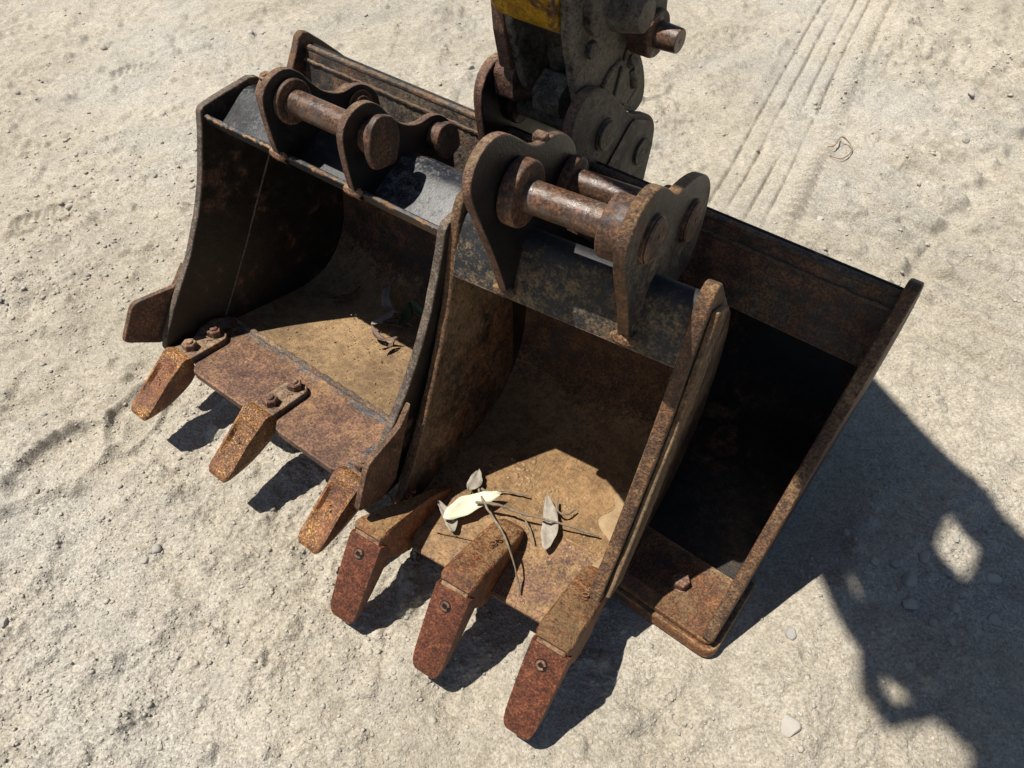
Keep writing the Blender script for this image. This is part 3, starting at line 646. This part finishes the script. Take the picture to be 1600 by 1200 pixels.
    for v, z in ((v1, z1), (v2, z2)):
        F.rod('hub', -.273, -.260, v, z, .038, 'cap', ridges=[(0, .038), (.55, .038), (.56, .033), (.75, .033), (.76, .036), (1, .034)], n=36, bevel=0)
        F.rod('grease_hole_disc', -.262, -.2595, v-.004, z+.004, .004, 'hole_shade', n=10, bevel=0)  # dark disc painted for the shade of a grease hole
        F.rod('hub', -.545, -.532, v, z, .037, 'cap', n=36)
    bm = bmesh.new()
    box(bm, F.L(-.530, -.915, .855), F.L(-.506, -.935, .872)); finish('stop_block', bm, 'rim_brown', F.root, .004)
build_B()

# ------------------------------------------------------------------ wide mud bucket that the other two sit in
C = Frame('mud_bucket', 38.55, -.859, -1.05)
tag(C.root, 'wide black mud bucket with a straight toothless edge hanging from the excavator arm', 'bucket')
def build_C():
    F = C; UL, UR, T = -1.690, -.024, .026; rn = random.Random(22)
    side = [(-.690, .022), (-.668, .046), (-.700, .075), (-.780, .170), (-.890, .325), (-.985, .415), (-1.070, .487), (-1.140, .552), (-1.172, .598), (-1.186, .622), (-1.202, .630), (-1.222, .622), (-1.262, .585), (-1.345, .50), (-1.42, .40), (-1.475, .30), (-1.488, .20), (-1.46, .11), (-1.39, .045), (-1.29, .012), (-1.10, .004), (-.80, .002)]
    for k, (a, b) in enumerate(((UL, UL+T), (UR-T, UR))):
        F.prism('side_plate', rough_poly(side, .04, .001, 31+k), a, b, 'mud_side', .005, rim='rim_orange')
    inn = smooth_line([(-.78, .036), (-1.00, .034), (-1.20, .036), (-1.32, .062), (-1.41, .13), (-1.450, .22), (-1.445, .31), (-1.405, .39), (-1.34, .465), (-1.26, .545), (-1.212, .585)], 3)
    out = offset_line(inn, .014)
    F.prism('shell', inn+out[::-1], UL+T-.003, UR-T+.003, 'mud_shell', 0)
    pl = [(-1.199, .590), (-1.208, .594), (-1.222, .586), (-1.170, .438), (-1.156, .432)]
    F.prism('top_plate', pl, UL+T-.002, UR-T+.002, 'mud_plate', .003)
    F.prism('inner_plate', [(-1.158, .433), (-1.170, .440), (-1.40, .375), (-1.43, .36), (-1.39, .362)], UL+T-.002, UR-T+.002, 'mud_shell', 0)
    F.prism('rim_bar', rough_poly([(-1.196, .586), (-1.198, .597), (-1.210, .599), (-1.212, .586)], .1, 0), UL+T-.001, UR-T+.001, 'mud_plate', .004)
    bm = bmesh.new(); n = 160
    tube(bm, [F.L(UL+T+(UR-UL-2*T)*i/n, -1.1895+rn.uniform(-.001, .001), .5620+rn.uniform(-.0015, .0015)) for i in range(n+1)], [.0045+rn.uniform(-.0012, .0012) for i in range(n+1)], 7)
    finish('edge_weld', bm, 'mud_plate', F.root)
    # lower edge plate and the bolted edge on top of it, both with rounded corners
    def edge(name, v0, v1, z0, z1, us, ue, rad, mat, chamfer):
        plan = round_poly([(us, v1), (us, v0), (ue, v0), (ue, v1)], [0, rad, rad, 0], 6)
        bm = bmesh.new()
        ins = []
        cu, cv = (us+ue)/2, (v0+v1)/2
        for u, v in plan:
            du = chamfer*.25*(1 if u < cu else -1) if abs(u-cu) > (ue-us)/2-rad*1.2 else 0
            dv = -chamfer if v > cv else 0
            ins.append((u+du, v+dv))
        loft(bm, [[F.L(u, v, z0) for u, v in plan], [F.L(u, v, z0+(z1-z0)*.45) for u, v in plan], [F.L(u, v, z1) for u, v in ins]])
        return finish(name, bm, mat, F.root, .003, ang=25)
    edge('blade', -.655, -.86, -.006, .022, UL-.004, UR+.014, .03, 'mud_edge', .004)
    edge('bolted_edge', -.668, -.82, .0225, .050, UL+.004, UR-.001, .02, 'mud_edge', .026)
    for u in (-.140, -1.575):
        bm = bmesh.new(); hexhead(bm, F.L(u, -.742, .050), .0200, .022, stud=False, turn=.5); finish('bolt', bm, 'bolt', F.root, .0015)
    # ears with their pins
    ear = smooth_line([(-1.20, .40), (-1.148, .49), (-1.128, .55), (-1.116, .62), (-1.108, .70), (-1.118, .742), (-1.142, .767), (-1.170, .776), (-1.20, .772), (-1.240, .750), (-1.285, .710), (-1.330, .664), (-1.362, .643), (-1.400, .628), (-1.440, .607), (-1.468, .575), (-1.476, .535), (-1.466, .48), (-1.452, .42), (-1.44, .36)], 3) + [(-1.38, .38), (-1.30, .46), (-1.235, .48)]
    for k, u in enumerate((-.9725, -.7375)):
        F.prism('mounting_ear', rough_poly(ear, .04, .001, 41+k), u-.0125, u+.0125, ('black_ear', 'dusty_ear')[k], .004, seg=3, rim='rim_brown')
    (v1, z1), (v2, z2) = (-1.238, .652), (-1.408, .530)
    for v, z in ((v1, z1), (v2, z2)):
        F.rod('pin', -.995, -.715, v, z, .026, 'hitch')
        F.rod('hub', -.7252, -.714, v, z, .036, 'hitch', ridges=[(0, .036), (.5, .036), (.51, .030), (.75, .030), (.76, .033), (1, .031)], bevel=0)
        F.rod('grease_hole_disc', -.716, -.7134, v, z, .004, 'hole_shade', n=10, bevel=0)  # hole shade painted as a small dark disc
    F.rod('collar', -.9595, -.945, v1, z1, .048, 'cap', bevel=.004)
    F.prism('ear_doubler', rough_poly([(-1.34, .630), (-1.36, .634), (-1.43, .600), (-1.462, .565), (-1.466, .52), (-1.445, .41), (-1.36, .42), (-1.22, .50), (-1.215, .53)], .04, .001, 51), -.7248, -.7205, 'dusty_ear', .0015)
build_C()

# ------------------------------------------------------------------ quick hitch and excavator arm
H = Frame('quick_hitch', 38.55, -.859, -1.24)
tag(H.root, 'greasy dark quick hitch gripping the ear pins of the wide mud bucket', 'quick hitch')
H.root.location.z = 0
def build_hitch():
    F = H; rn = random.Random(30)
    cheek = smooth_line([(-1.190, .608), (-1.175, .66), (-1.190, .70), (-1.165, .75), (-1.140, .82), (-1.118, .90), (-1.115, .98), (-1.15, 1.03), (-1.215, 1.04), (-1.285, 1.00), (-1.335, .93), (-1.362, .86), (-1.392, .78), (-1.428, .72), (-1.447, .665), (-1.442, .63), (-1.41, .618), (-1.37, .640), (-1.335, .655), (-1.30, .640), (-1.275, .605), (-1.235, .592)], 3)
    cheek_l = smooth_line([(-1.225, .700), (-1.190, .715), (-1.165, .75), (-1.140, .82), (-1.118, .90), (-1.115, .98), (-1.15, 1.03), (-1.215, 1.04), (-1.285, 1.00), (-1.335, .93), (-1.362, .86), (-1.392, .78), (-1.428, .72), (-1.447, .665), (-1.442, .63), (-1.41, .618), (-1.37, .640), (-1.335, .655), (-1.30, .660), (-1.27, .690)], 3)
    for cp, a, b in ((cheek_l, -.905, -.885), (cheek, -.771, -.7525)):
        F.prism('cheek_plate', rough_poly(cp, .04, .0012, 61), a, b, 'hitch', .004)
    # cast web on the visible cheek
    F.prism('web', round_poly([(-1.30, .70), (-1.335, .80), (-1.37, .79), (-1.415, .70), (-1.43, .665), (-1.36, .655)], .012), -.7535, -.7455, 'hitch', .004)
    bm = bmesh.new(); tube(bm, [F.L(-.751, v, z) for v, z in ((-1.25, .745), (-1.28, .77), (-1.315, .775), (-1.335, .755), (-1.36, .765), (-1.375, .73), (-1.40, .69), (-1.36, .665))], .007, 8); finish('weld_bead', bm, 'hitch', F.root)
    F.prism('body', round_poly([(-1.26, .72), (-1.235, .80), (-1.30, .86), (-1.40, .72), (-1.39, .63), (-1.32, .67)], .02), -.90, -.775, 'hitch', .004)
    # hook pads bearing on the front pin
    F.prism('hook_pad', round_poly([(-1.150, .705), (-1.146, .760), (-1.172, .800), (-1.235, .775), (-1.245, .68), (-1.200, .690)], .008), -.9575, -.905, 'rim_brown', .004)
    F.prism('hook_pad', round_poly([(-1.160, .700), (-1.152, .745), (-1.20, .775), (-1.26, .74), (-1.26, .68), (-1.205, .688)], .008), -.862, -.792, 'hitch', .005)
    F.prism('front_rib', round_poly([(-1.110, .99), (-1.122, .86), (-1.142, .775), (-1.165, .775), (-1.150, .86), (-1.145, .99)], .008), -.936, -.906, 'rim_brown', .004)
    F.rod('cross_tube', -.93, -.78, -1.27, .835, .040, 'hitch')
    # bosses and pins on the right
    F.rod('boss', -.757, -.735, -1.225, .925, .062, 'hitch', bevel=.005)
    F.rod('pin', -.74, -.672, -1.262, .905, .036, 'hitch', ridges=[(0, .044), (.4, .040), (.8, .034), (1, .031)], bevel=.003)
    F.rod('grease_hole_disc', -.673, -.6715, -1.262, .905, .005, 'hole_shade', n=10, bevel=0)  # dark disc in place of a shaded hole
    F.rod('link_boss', -.735, -.685, -1.345, .838, .047, 'brown_ear', bevel=.006)
    F.rod('link_pin', -.69, -.636, -1.345, .838, .026, 'pin', bevel=.003, ridges=[(0, .027), (1, .024)])
    F.rod('grease_hole_disc', -.637, -.6354, -1.345, .838, .004, 'hole_shade', n=10, bevel=0)  # shaded hole painted as a dark disc
    F.prism('link_arm', round_poly([(-1.31, .82), (-1.36, .80), (-1.40, .84), (-1.36, 1.15), (-1.30, 1.16)], .02), -.735, -.70, 'hitch', .005)
    bm = bmesh.new(); hexhead(bm, F.L(-.757, -1.195, .845), .018, .016, (1, 0, 0), stud=False); finish('bolt', bm, 'hitch', F.root, .002)
    bm = bmesh.new(); cyl(bm, F.L(-.748, -1.36, .742), F.L(-.742, -1.375, .70), .010); cyl(bm, F.L(-.75, -1.35, .76), F.L(-.735, -1.35, .77), .013); finish('latch_bolt', bm, 'hitch', F.root, .001)
build_hitch()

S = Frame('excavator_arm', 38.55, -.859, -1.2)
tag(S.root, 'chipped yellow excavator arm coming down to the quick hitch', 'excavator arm')
def build_arm():
    F = S
    st = [(-1.128, .890), (-1.112, .905), (-.87, 1.35), (-.78, 1.60), (-.66, 2.05), (-.50, 2.68), (-.43, 2.87), (-.34, 3.06), (-.21, 3.22), (-.14, 3.42), (-.07, 3.70), (.03, 3.95), (.28, 4.55),
          (.05, 4.62), (.06, 4.50), (-.45, 3.25), (-.84, 2.30), (-1.08, 1.72), (-1.24, 1.15), (-1.235, .98), (-1.19, .905)]
    F.prism('stick', st, -.925, -.773, 'yellow', .008, seg=3)
    F.prism('end_plate', [(-1.130, .889), (-1.150, .882), (-1.195, .90), (-1.24, .98), (-1.24, 1.15), (-1.2, 1.16), (-1.2, .98)], -.928, -.770, 'hitch', .003)
    # bucket cylinder behind the stick, its rod and links (above the picture); plates and hoses added to shape the shadow
    bm = bmesh.new(); cyl(bm, F.L(-.85, -1.33, 1.45), F.L(-.85, -1.06, 2.22), .032); finish('cylinder_rod', bm, 'pin', F.root)
    bm = bmesh.new(); cyl(bm, F.L(-.85, -1.115, 2.15), F.L(-.85, -.23, 4.30), .062); finish('cylinder', bm, 'yellow', F.root)
    for a, b in ((-.735, -.705), (-1.01, -.98)):
        F.prism('guide_link', round_poly([(-1.30, 1.12), (-1.36, 1.12), (-1.36, 1.5), (-1.30, 1.5)], .02), a, b, 'hitch', .004)
    F.prism('side_link', round_poly([(-1.36, 1.42), (-1.30, 1.50), (-1.02, 1.45), (-1.05, 1.36)], .02), -.773, -.75, 'hitch', .004)
    g = lambda z, o: (-.96+(z-2.30)/2.436+o, z)
    for za, zb in ((1.75, 2.24), (2.40, 3.155), (3.36, 4.4)):  # unseen thin plates added to close the shadow gap, leaving lit openings
        tt = [-1+k/5 for k in range(11)]; F.prism('shadow_plate', [g(zb+.085*t*t-.02, .03+.13*t) for t in tt] + [g(za-.085*t*t+.02, .03+.13*t) for t in tt[::-1]], -.862, -.850, 'hitch', .001)
    for k in range(2):  # unseen hose pair added to leave a lit slit in the shadow
        bm = bmesh.new(); o = .03*k
        tube(bm, [F.L(-.915+o, v, z) for v, z in ((-.62, 2.40), (-.49, 2.66), (-.375, 2.87), (-.30, 3.0), (-.235, 3.13), (-.19, 3.24), (-.15, 3.38), (-.02, 3.85), (.2, 4.4))], .020, 8); finish('shadow_hose', bm, 'rubber', F.root)
    bm = bmesh.new(); tube(bm, [F.L(-.90, v, z) for v, z in ((-.20, 3.2), (-.11, 3.28), (-.06, 3.40), (-.09, 3.56), (-.12, 3.62))], .026, 8); finish('shadow_hose', bm, 'rubber', F.root)  # unseen loops from here on, added for bulges in the arm shadow
    bm = bmesh.new(); tube(bm, [F.L(-.84, v, z) for v, z in ((-.06, 3.70), (.06, 3.72), (.14, 3.86), (.13, 4.1), (.06, 4.2))], .03, 8); finish('shadow_hose', bm, 'rubber', F.root)
build_arm()

# ------------------------------------------------------------------ leaves, twigs, dirt in the buckets
def leaf_mesh(name, length, width, bend, fold, curl, mat, seed=0):
    rn = random.Random(seed); bm = bmesh.new(); nl, nw = 16, 4; rows = []
    for i in range(nl+1):
        t = i/nl; w_ = width*.5*(math.sin(math.pi*min(1, t**.8))**.75)*(1+.05*math.sin(t*17+seed)+rn.uniform(-.05, .02)) + .0006
        cx = bend*length*math.sin(math.pi*t); row = []
        for j in range(-nw//2, nw//2+1):
            f = j/(nw/2); x = cx + f*w_; y = (t-.5)*length
            z = abs(f)*w_*fold + curl*length*((t-.5)**2)*2 + .0022*math.sin(t*9+seed+f*2) + .0012*math.sin(t*31+f*5+seed*2)
            row.append(bm.verts.new((x, y, z)))
        rows.append(row)
    for a, b in zip(rows, rows[1:]):
        for j in range(nw): bm.faces.new((a[j], a[j+1], b[j+1], b[j]))
    bmesh.ops.recalc_face_normals(bm, faces=bm.faces[:])
    me = bpy.data.meshes.new(name); bm.to_mesh(me); bm.free(); me.polygons.foreach_set('use_smooth', [True]*len(me.polygons)); me.materials.append(M[mat])
    return me
def leaf(F, u, v, z, head, length, width, mat, label, bend=.08, fold=.35, curl=.12, tilt=(0, 0), seed=0, group=None):
    """head: direction of the leaf tip from +u towards -v, degrees"""
    me = leaf_mesh('leaf', length, width, bend, fold, curl, mat, seed)
    o = link(bpy.data.objects.new('leaf', me)); o.location = F.W(u, v, z)
    o.rotation_euler = (math.radians(tilt[0]), math.radians(tilt[1]), -F.yaw + math.radians(head-90))
    s_ = o.modifiers.new('thick', 'SOLIDIFY'); s_.thickness = .0006
    return tag(o, label, 'leaf', group)
leaf(B, -.506, -.645, .123, 58, .140, .042, 'leaf_pale', 'cream coloured dry leaf lying across twigs in the narrow bucket', bend=-.05, fold=.25, curl=.10, tilt=(0, 8), seed=1)
leaf(B, -.350, -.700, .108, 118, .135, .036, 'leaf_grey', 'large curled grey leaf beneath the long twig in the narrow bucket', bend=.06, fold=.45, curl=.16, tilt=(0, -10), seed=2)
leaf(B, -.545, -.592, .112, 150, .085, .028, 'leaf_grey', 'tattered grey leaf beside the middle tooth adaptor of the narrow bucket', bend=.12, fold=.5, curl=.3, tilt=(5, 10), seed=3)
leaf(B, -.545, -.705, .115, 100, .060, .030, 'leaf_grey', 'small grey leaf at the shadow line in the narrow bucket', bend=.1, fold=.5, curl=.2, tilt=(0, 15), seed=4)
leaf(A, -1.118, -.955, .150, -35, .125, .026, 'leaf_grey', 'long drab curved leaf on the shaded leaf pile in the digging bucket', bend=.16, fold=.3, curl=.2, tilt=(4, 6), seed=5)
leaf(A, -1.068, -.935, .140, -68, .105, .028, 'leaf_green', 'dull green leaf hanging over the leaf pile in the digging bucket', bend=-.08, fold=.3, curl=.15, tilt=(6, -8), seed=6)
leaf(A, -1.030, -.975, .150, -20, .10, .024, 'leaf_green', 'narrow green leaf near the right side plate inside the digging bucket', bend=.1, fold=.3, curl=.1, tilt=(-6, 10), seed=7)
leaf(A, -1.070, -.865, .128, 6, .088, .017, 'leaf_brown', 'dark brown sickle leaf on the sunlit floor of the digging bucket', bend=.22, fold=.5, curl=.25, tilt=(0, 0), seed=8)
leaf(A, -1.022, -.835, .130, -85, .050, .013, 'leaf_brown', 'tiny dark curled leaf standing on the sunlit floor of the digging bucket', bend=.1, fold=.8, curl=.5, tilt=(10, 35), seed=9)
leaf(A, -1.055, -.905, .132, 20, .095, .026, 'leaf_brown', 'brown leaf at the edge of the leaf pile in the digging bucket', bend=-.12, fold=.3, curl=.15, tilt=(0, 12), seed=10)
leaf(A, -1.110, -.905, .134, 80, .085, .024, 'leaf_grey', 'short grey leaf under the green leaf in the digging bucket', bend=.05, fold=.3, curl=.1, seed=11)
leaf(A, -1.275, -.915, .125, 64, .10, .016, 'leaf_brown', 'thin dark leaf alone on the shaded floor of the digging bucket', bend=.2, fold=.3, curl=.1, seed=12)
def twig(F, pts, r0, r1, mat, label, seed=0):
    rn = random.Random(seed); P_ = []
    ctrl = [F.W(*p) for p in pts]; n = len(ctrl)
    for i in range(n-1):
        for k in range(5):
            t = k/5; p0, p1, p2, p3 = ctrl[max(i-1, 0)], ctrl[i], ctrl[i+1], ctrl[min(i+2, n-1)]
            P_.append(.5*((2*p1)+(p2-p0)*t+(2*p0-5*p1+4*p2-p3)*t*t+(3*p1-p0-3*p2+p3)*t**3) + Vector((rn.uniform(-1, 1), rn.uniform(-1, 1), rn.uniform(-.5, .5)))*r0*.35)
    P_.append(ctrl[-1]); c = P_[0].copy()
    bm = bmesh.new(); tube(bm, [p-c for p in P_], [(r0+(r1-r0)*i/(len(P_)-1))*rn.uniform(.8, 1.15)*(1.35 if i % 7 == 4 else 1) for i in range(len(P_))], 7)
    o = finish('twig', bm, mat, None); o.location = c
    return tag(o, label, 'twig')
twig(B, [(-.500, -.650, .138), (-.455, -.672, .136), (-.405, -.683, .130), (-.330, -.705, .124), (-.240, -.735, .104)], .0034, .0020, 'twig', 'longest bent twig lying over the cream leaf in the narrow bucket', 1)
twig(B, [(-.520, -.690, .118), (-.480, -.655, .140), (-.430, -.620, .168), (-.370, -.580, .166), (-.318, -.535, .106)], .0028, .0018, 'twig', 'straight twig leaning over the middle tooth adaptor', 2)
twig(B, [(-.555, -.705, .112), (-.510, -.700, .108), (-.470, -.725, .106), (-.420, -.742, .106)], .0026, .0020, 'twig', 'short dark twig behind the cream leaf in the narrow bucket', 3)
twig(B, [(-.405, -.684, .128), (-.375, -.668, .112), (-.350, -.645, .106)], .0022, .0016, 'twig', 'side shoot forking off the longest twig toward the blade', 4)
twig(B, [(-.548, -.700, .110), (-.528, -.645, .106)], .0016, .0012, 'straw', 'thin upright straw beside the left tooth adaptor', 5)
twig(B, [(-.545, -.560, .106), (-.470, -.585, .108)], .0014, .0010, 'straw', 'fine straw lying on the blade between two tooth adaptors', 6)
twig(B, [(-.360, -.765, .106), (-.345, -.735, .118), (-.325, -.740, .112), (-.315, -.765, .106)], .0028, .0018, 'twig', 'forked twig end above the large grey leaf', 7)
G0 = Frame(None, 0, 0, 0)
def gw(pts): return [(x, -y, gh(x, y)+dz) for x, y, dz in pts]
twig(G0, gw([(-.150, .695, .004), (-.120, .690, .014), (-.085, .705, .018), (-.06, .735, .006)]), .0016, .0010, 'straw', 'curved dry stalk on the ground between two tooth caps', 8)
twig(G0, gw([(-.135, .745, .004), (-.112, .715, .016), (-.105, .680, .012), (-.08, .690, .004)]), .0014, .0008, 'straw', 'tangled dry stalk on the ground beside the middle tooth', 9)
twig(G0, gw([(1.165, 2.43, .004), (1.20, 2.40, .02), (1.25, 2.46, .018), (1.28, 2.41, .01), (1.22, 2.34, .012), (1.18, 2.36, .004)]), .0025, .0018, 'straw', 'coiled brown grass stem beside the tyre track', 10)

# dirt lying in the narrow bucket: a sandy fillet along the right plate and loose crumbs
def sand_fillet():
    F = B; bm = bmesh.new(); n, m = 60, 12; rows = []
    for i in range(n+1):
        t = i/n; v = -.55-.36*t; w_ = .048+.022*math.sin(t*9+1)+.016*math.sin(t*23); w_ *= min(1, 6*t+.15)*min(1, 5*(1-t)+.2); row = []
        for j in range(m+1):
            f = j/m; u = -.1915-w_*(1-f)
            x, y = u*60, v*60; nz = float(vnoise(np.array([x*1.2]), np.array([y*1.2]), 70)[0])
            z = (.101-.028*(-.506-v)) - .002 + .020*(f**1.6)*min(1, w_/.05) + .0035*nz*(.3+f)
            if v < -.69: z = max(z, .0955-.08*(-.69-v)+.014*(f**1.4)+.003*nz)
            row.append(bm.verts.new(F.L(u, v, z)))
        rows.append(row)
    for a, b in zip(rows, rows[1:]):
        for j in range(m): bm.faces.new((a[j], a[j+1], b[j+1], b[j]))
    o = finish('sand_fillet', bm, 'sand', F.root, 0, ang=180); o['kind'] = 'stuff'
sand_fillet()
ICO = None
def ico(sub):
    bm = bmesh.new(); bmesh.ops.create_icosphere(bm, subdivisions=sub, radius=1); v = np.array([x.co[:] for x in bm.verts]); bm.verts.index_update()
    f = np.array([[x.index for x in p.verts] for p in bm.faces]); bm.free(); return v, f
IV, IF = ico(1)
def scatter_mesh(name, P_, S_, mat, seed, parent=None, flat=.6):
    rs = np.random.RandomState(seed); n = len(P_)
    V = np.repeat(IV[None], n, 0)*(1+rs.uniform(-.38, .38, (n, len(IV), 1)))
    V *= np.stack([rs.uniform(.75, 1.3, n), rs.uniform(.75, 1.3, n), rs.uniform(flat*.7, flat*1.3, n)], -1)[:, None, :]
    a = rs.uniform(0, 6.28, n); ca, sa = np.cos(a)[:, None], np.sin(a)[:, None]
    x = V[:, :, 0]*ca-V[:, :, 1]*sa; y = V[:, :, 0]*sa+V[:, :, 1]*ca
    V = np.stack([x, y, V[:, :, 2]], -1)*S_[:, None, None] + P_[:, None, :]
    Fc = (IF[None]+(np.arange(n)*len(IV))[:, None, None]).reshape(-1).astype(np.int32)
    me = bpy.data.meshes.new(name); me.vertices.add(n*len(IV)); me.vertices.foreach_set('co', V.reshape(-1).astype(np.float32))
    nf = n*len(IF); me.loops.add(nf*3); me.loops.foreach_set('vertex_index', Fc); me.polygons.add(nf)
    me.polygons.foreach_set('loop_start', np.arange(0, nf*3, 3, dtype=np.int32)); me.polygons.foreach_set('loop_total', np.full(nf, 3, dtype=np.int32))
    me.update(calc_edges=True); me.materials.append(M[mat])
    o = link(bpy.data.objects.new(name, me), parent); o['kind'] = 'stuff'; return o
rs = np.random.RandomState(5)
def crumbs():
    pts = []; ss = []
    for (cu, cv, su, sv, n, s0, s1) in ((-.470, -.790, .035, .02, 70, .0015, .006), (-.36, -.765, .025, .02, 60, .0015, .005), (-.32, -.85, .05, .05, 150, .0008, .003), (-.42, -.74, .09, .06, 160, .0007, .0028), (-.40, -.60, .10, .05, 60, .0006, .002), (-.25, -.72, .03, .08, 90, .001, .004)):
        for k in range(n):
            u = cu+rs.normal()*su; v = cv+rs.normal()*sv
            if not (-.62 < u < -.20 and -.95 < v < -.52): continue
            z = .101-.028*(-.506-v) if v > -.69 else .0958-.075*(-.69-v)
            pts.append(tuple(B.L(u, v, z))); ss.append(rs.uniform(s0, s1))
    scatter_mesh('dirt_crumbs', np.array(pts), np.array(ss), 'clod', 3, B.root)
    pts = []; ss = []
    for k in range(260):
        u = -1.05+rs.normal()*.16; v = -.80+rs.normal()*.09
        if not (-1.39 < u < -.76 and -.93 < v < -.66): continue
        z = .158-.19*(-.64-v) if v > -.82 else .122
        pts.append(tuple(A.L(u, v, z))); ss.append(rs.uniform(.0006, .0024))
    scatter_mesh('dirt_crumbs', np.array(pts), np.array(ss), 'clod', 4, A.root)
crumbs()

# ------------------------------------------------------------------ gravel and stones on the ground
def under_bucket(x, y):
    uu = x*.782-y*.623; vv = -x*.623-y*.782
    return (uu > -1.72) & (uu < .02) & (vv > -1.52) & (vv < -.64)
def gravel():
    n = 78000
    t = rs.uniform(-.82, .82, n); y = CAM_H/np.tan(np.radians(rs.uniform(21, 80, n))); x = t*(.645*y+1.146)
    d = sstep(vnoise(x*.9, y*.9, 11)+.5*vnoise(x*2.6, y*2.6, 12), -.2, .25)*.8 + .2*sstep(vnoise(x*7, y*7, 17), -.1, .3)
    d = np.maximum(d, .9*np.exp(-(((x-1.0)/.45)**2+((y-.75)/.38)**2)))
    keep = (rs.uniform(0, 1, n) < .05+.62*d*d) & ~under_bucket(x, y)
    x, y = x[keep], y[keep]; m = len(x)
    s_ = np.exp(rs.normal(np.log(.0022), .48, m)); s_ = np.clip(s_, .001, .0075)*(.75+.13*y)
    n2 = 9000; t2 = rs.uniform(-.82, .82, n2); y2 = CAM_H/np.tan(np.radians(rs.uniform(21, 44, n2))); x2 = t2*(.645*y2+1.146)
    d2 = sstep(vnoise(x2*.9, y2*.9, 11)+.5*vnoise(x2*2.6, y2*2.6, 12), -.25, .2); left = sstep(-x2, -.2, .8)
    k2 = (rs.uniform(0, 1, n2) < .12+.5*d2*(.5+.5*left)) & ~under_bucket(x2, y2); x2, y2 = x2[k2], y2[k2]
    s2 = np.clip(np.exp(rs.normal(np.log(.0050), .38, len(x2))), .003, .012)
    x = np.concatenate([x, x2]); y = np.concatenate([y, y2]); s_ = np.concatenate([s_, s2]); m = len(x)
    o_ = rs.permutation(m); x, y, s_ = x[o_], y[o_], s_[o_]
    P_ = np.stack([x, y, ground_h(x, y)+s_*rs.uniform(-.25, .25, m)], -1)
    h = int(m*.38)
    scatter_mesh('gravel', P_[:h], s_[:h], 'stone', 1).data.materials[0] = M['grit']
    scatter_mesh('gravel', P_[h:], s_[h:], 'grain', 2)
M['grit'] = plain('dark_grit', [(.35, (.22, .205, .18)), (.5, (.32, .295, .25)), (.65, (.42, .39, .335))], 60)
M['grain'] = plain('pale_grain', [(.35, (.31, .28, .23)), (.5, (.41, .375, .31)), (.65, (.50, .465, .40))], 60)
gravel()
def rock_mesh(seed, sharp=.35):
    r_ = np.random.RandomState(seed); v, f = ico(3); v = v.copy()
    for k in range(9):
        d = r_.normal(size=3); d /= np.linalg.norm(d); c = r_.uniform(.55, .85); p = v@d; v -= np.maximum(p-c, 0)[:, None]*d[None]*.92
    nn = .08*vnoise(v[:, 0]*3+seed, v[:, 1]*3+v[:, 2]*2, seed)+.05*vnoise(v[:, 0]*8, v[:, 1]*8+v[:, 2]*7, seed+1)
    v *= (1+nn)[:, None]
    me = bpy.data.meshes.new('stone'); me.from_pydata(v.tolist(), [], f.tolist()); me.polygons.foreach_set('use_smooth', [True]*len(me.polygons)); me.set_sharp_from_angle(angle=math.radians(38)); me.materials.append(M['stone'])
    return me
ROCKS = [rock_mesh(k) for k in range(7)]
def stone(x, y, s_, label, group=None, k=0, fl=.62, sink=.3):
    o = link(bpy.data.objects.new('stone', ROCKS[k % 7])); rr = random.Random(k*13+5)
    o.scale = (s_*rr.uniform(.85, 1.25), s_*rr.uniform(.8, 1.05), s_*fl*rr.uniform(.85, 1.15)); o.rotation_euler = (rr.uniform(-.2, .2), rr.uniform(-.2, .2), rr.uniform(0, 6.28))
    o.location = (x, y, gh(x, y)+s_*fl*(1-2*sink)*.6); return tag(o, label, 'stone', group)
stone(.525, .389, .024, 'chunky pale stone, the largest on the sunny ground before the mud bucket corner', k=1)
stone(.872, 1.255, .026, 'flat pale stone lying beside the outer end of the mud bucket', k=2, fl=.45)
for k, (x, y, s_) in enumerate(((.852, .676, .015), (.837, .629, .016), (.908, .735, .012), (.836, .718, .009), (1.053, .693, .014), (.79, .72, .009), (.93, .62, .010), (.87, .585, .008), (1.015, .60, .012), (.95, .70, .008), (.76, .80, .008), (1.0, .78, .007), (.81, .66, .008), (.90, .55, .009))):
    stone(x, y, s_*1.3, 'rounded grey pebble in the shadow cast by the excavator arm', 'pebbles in the arm shadow', k+3, sink=.15)
k = 0
while k < 46:
    x = random.uniform(-1.9, 1.9); y = random.uniform(.35, 3.4)
    if abs(x) > .74*(.645*y+1.146) or bool(under_bucket(np.array([x]), np.array([y]))[0]): continue
    if x > .6 and .3 < y < 1.25: continue
    if -.75 < x < .2 and .25 < y < 1.2: continue
    stone(x, y, random.choice((.006, .007, .008, .010, .013))*(1+.18*y), 'small pale stone bedded in the sunlit gravel', 'stones in the sunlit gravel', k+20, sink=.36); k += 1
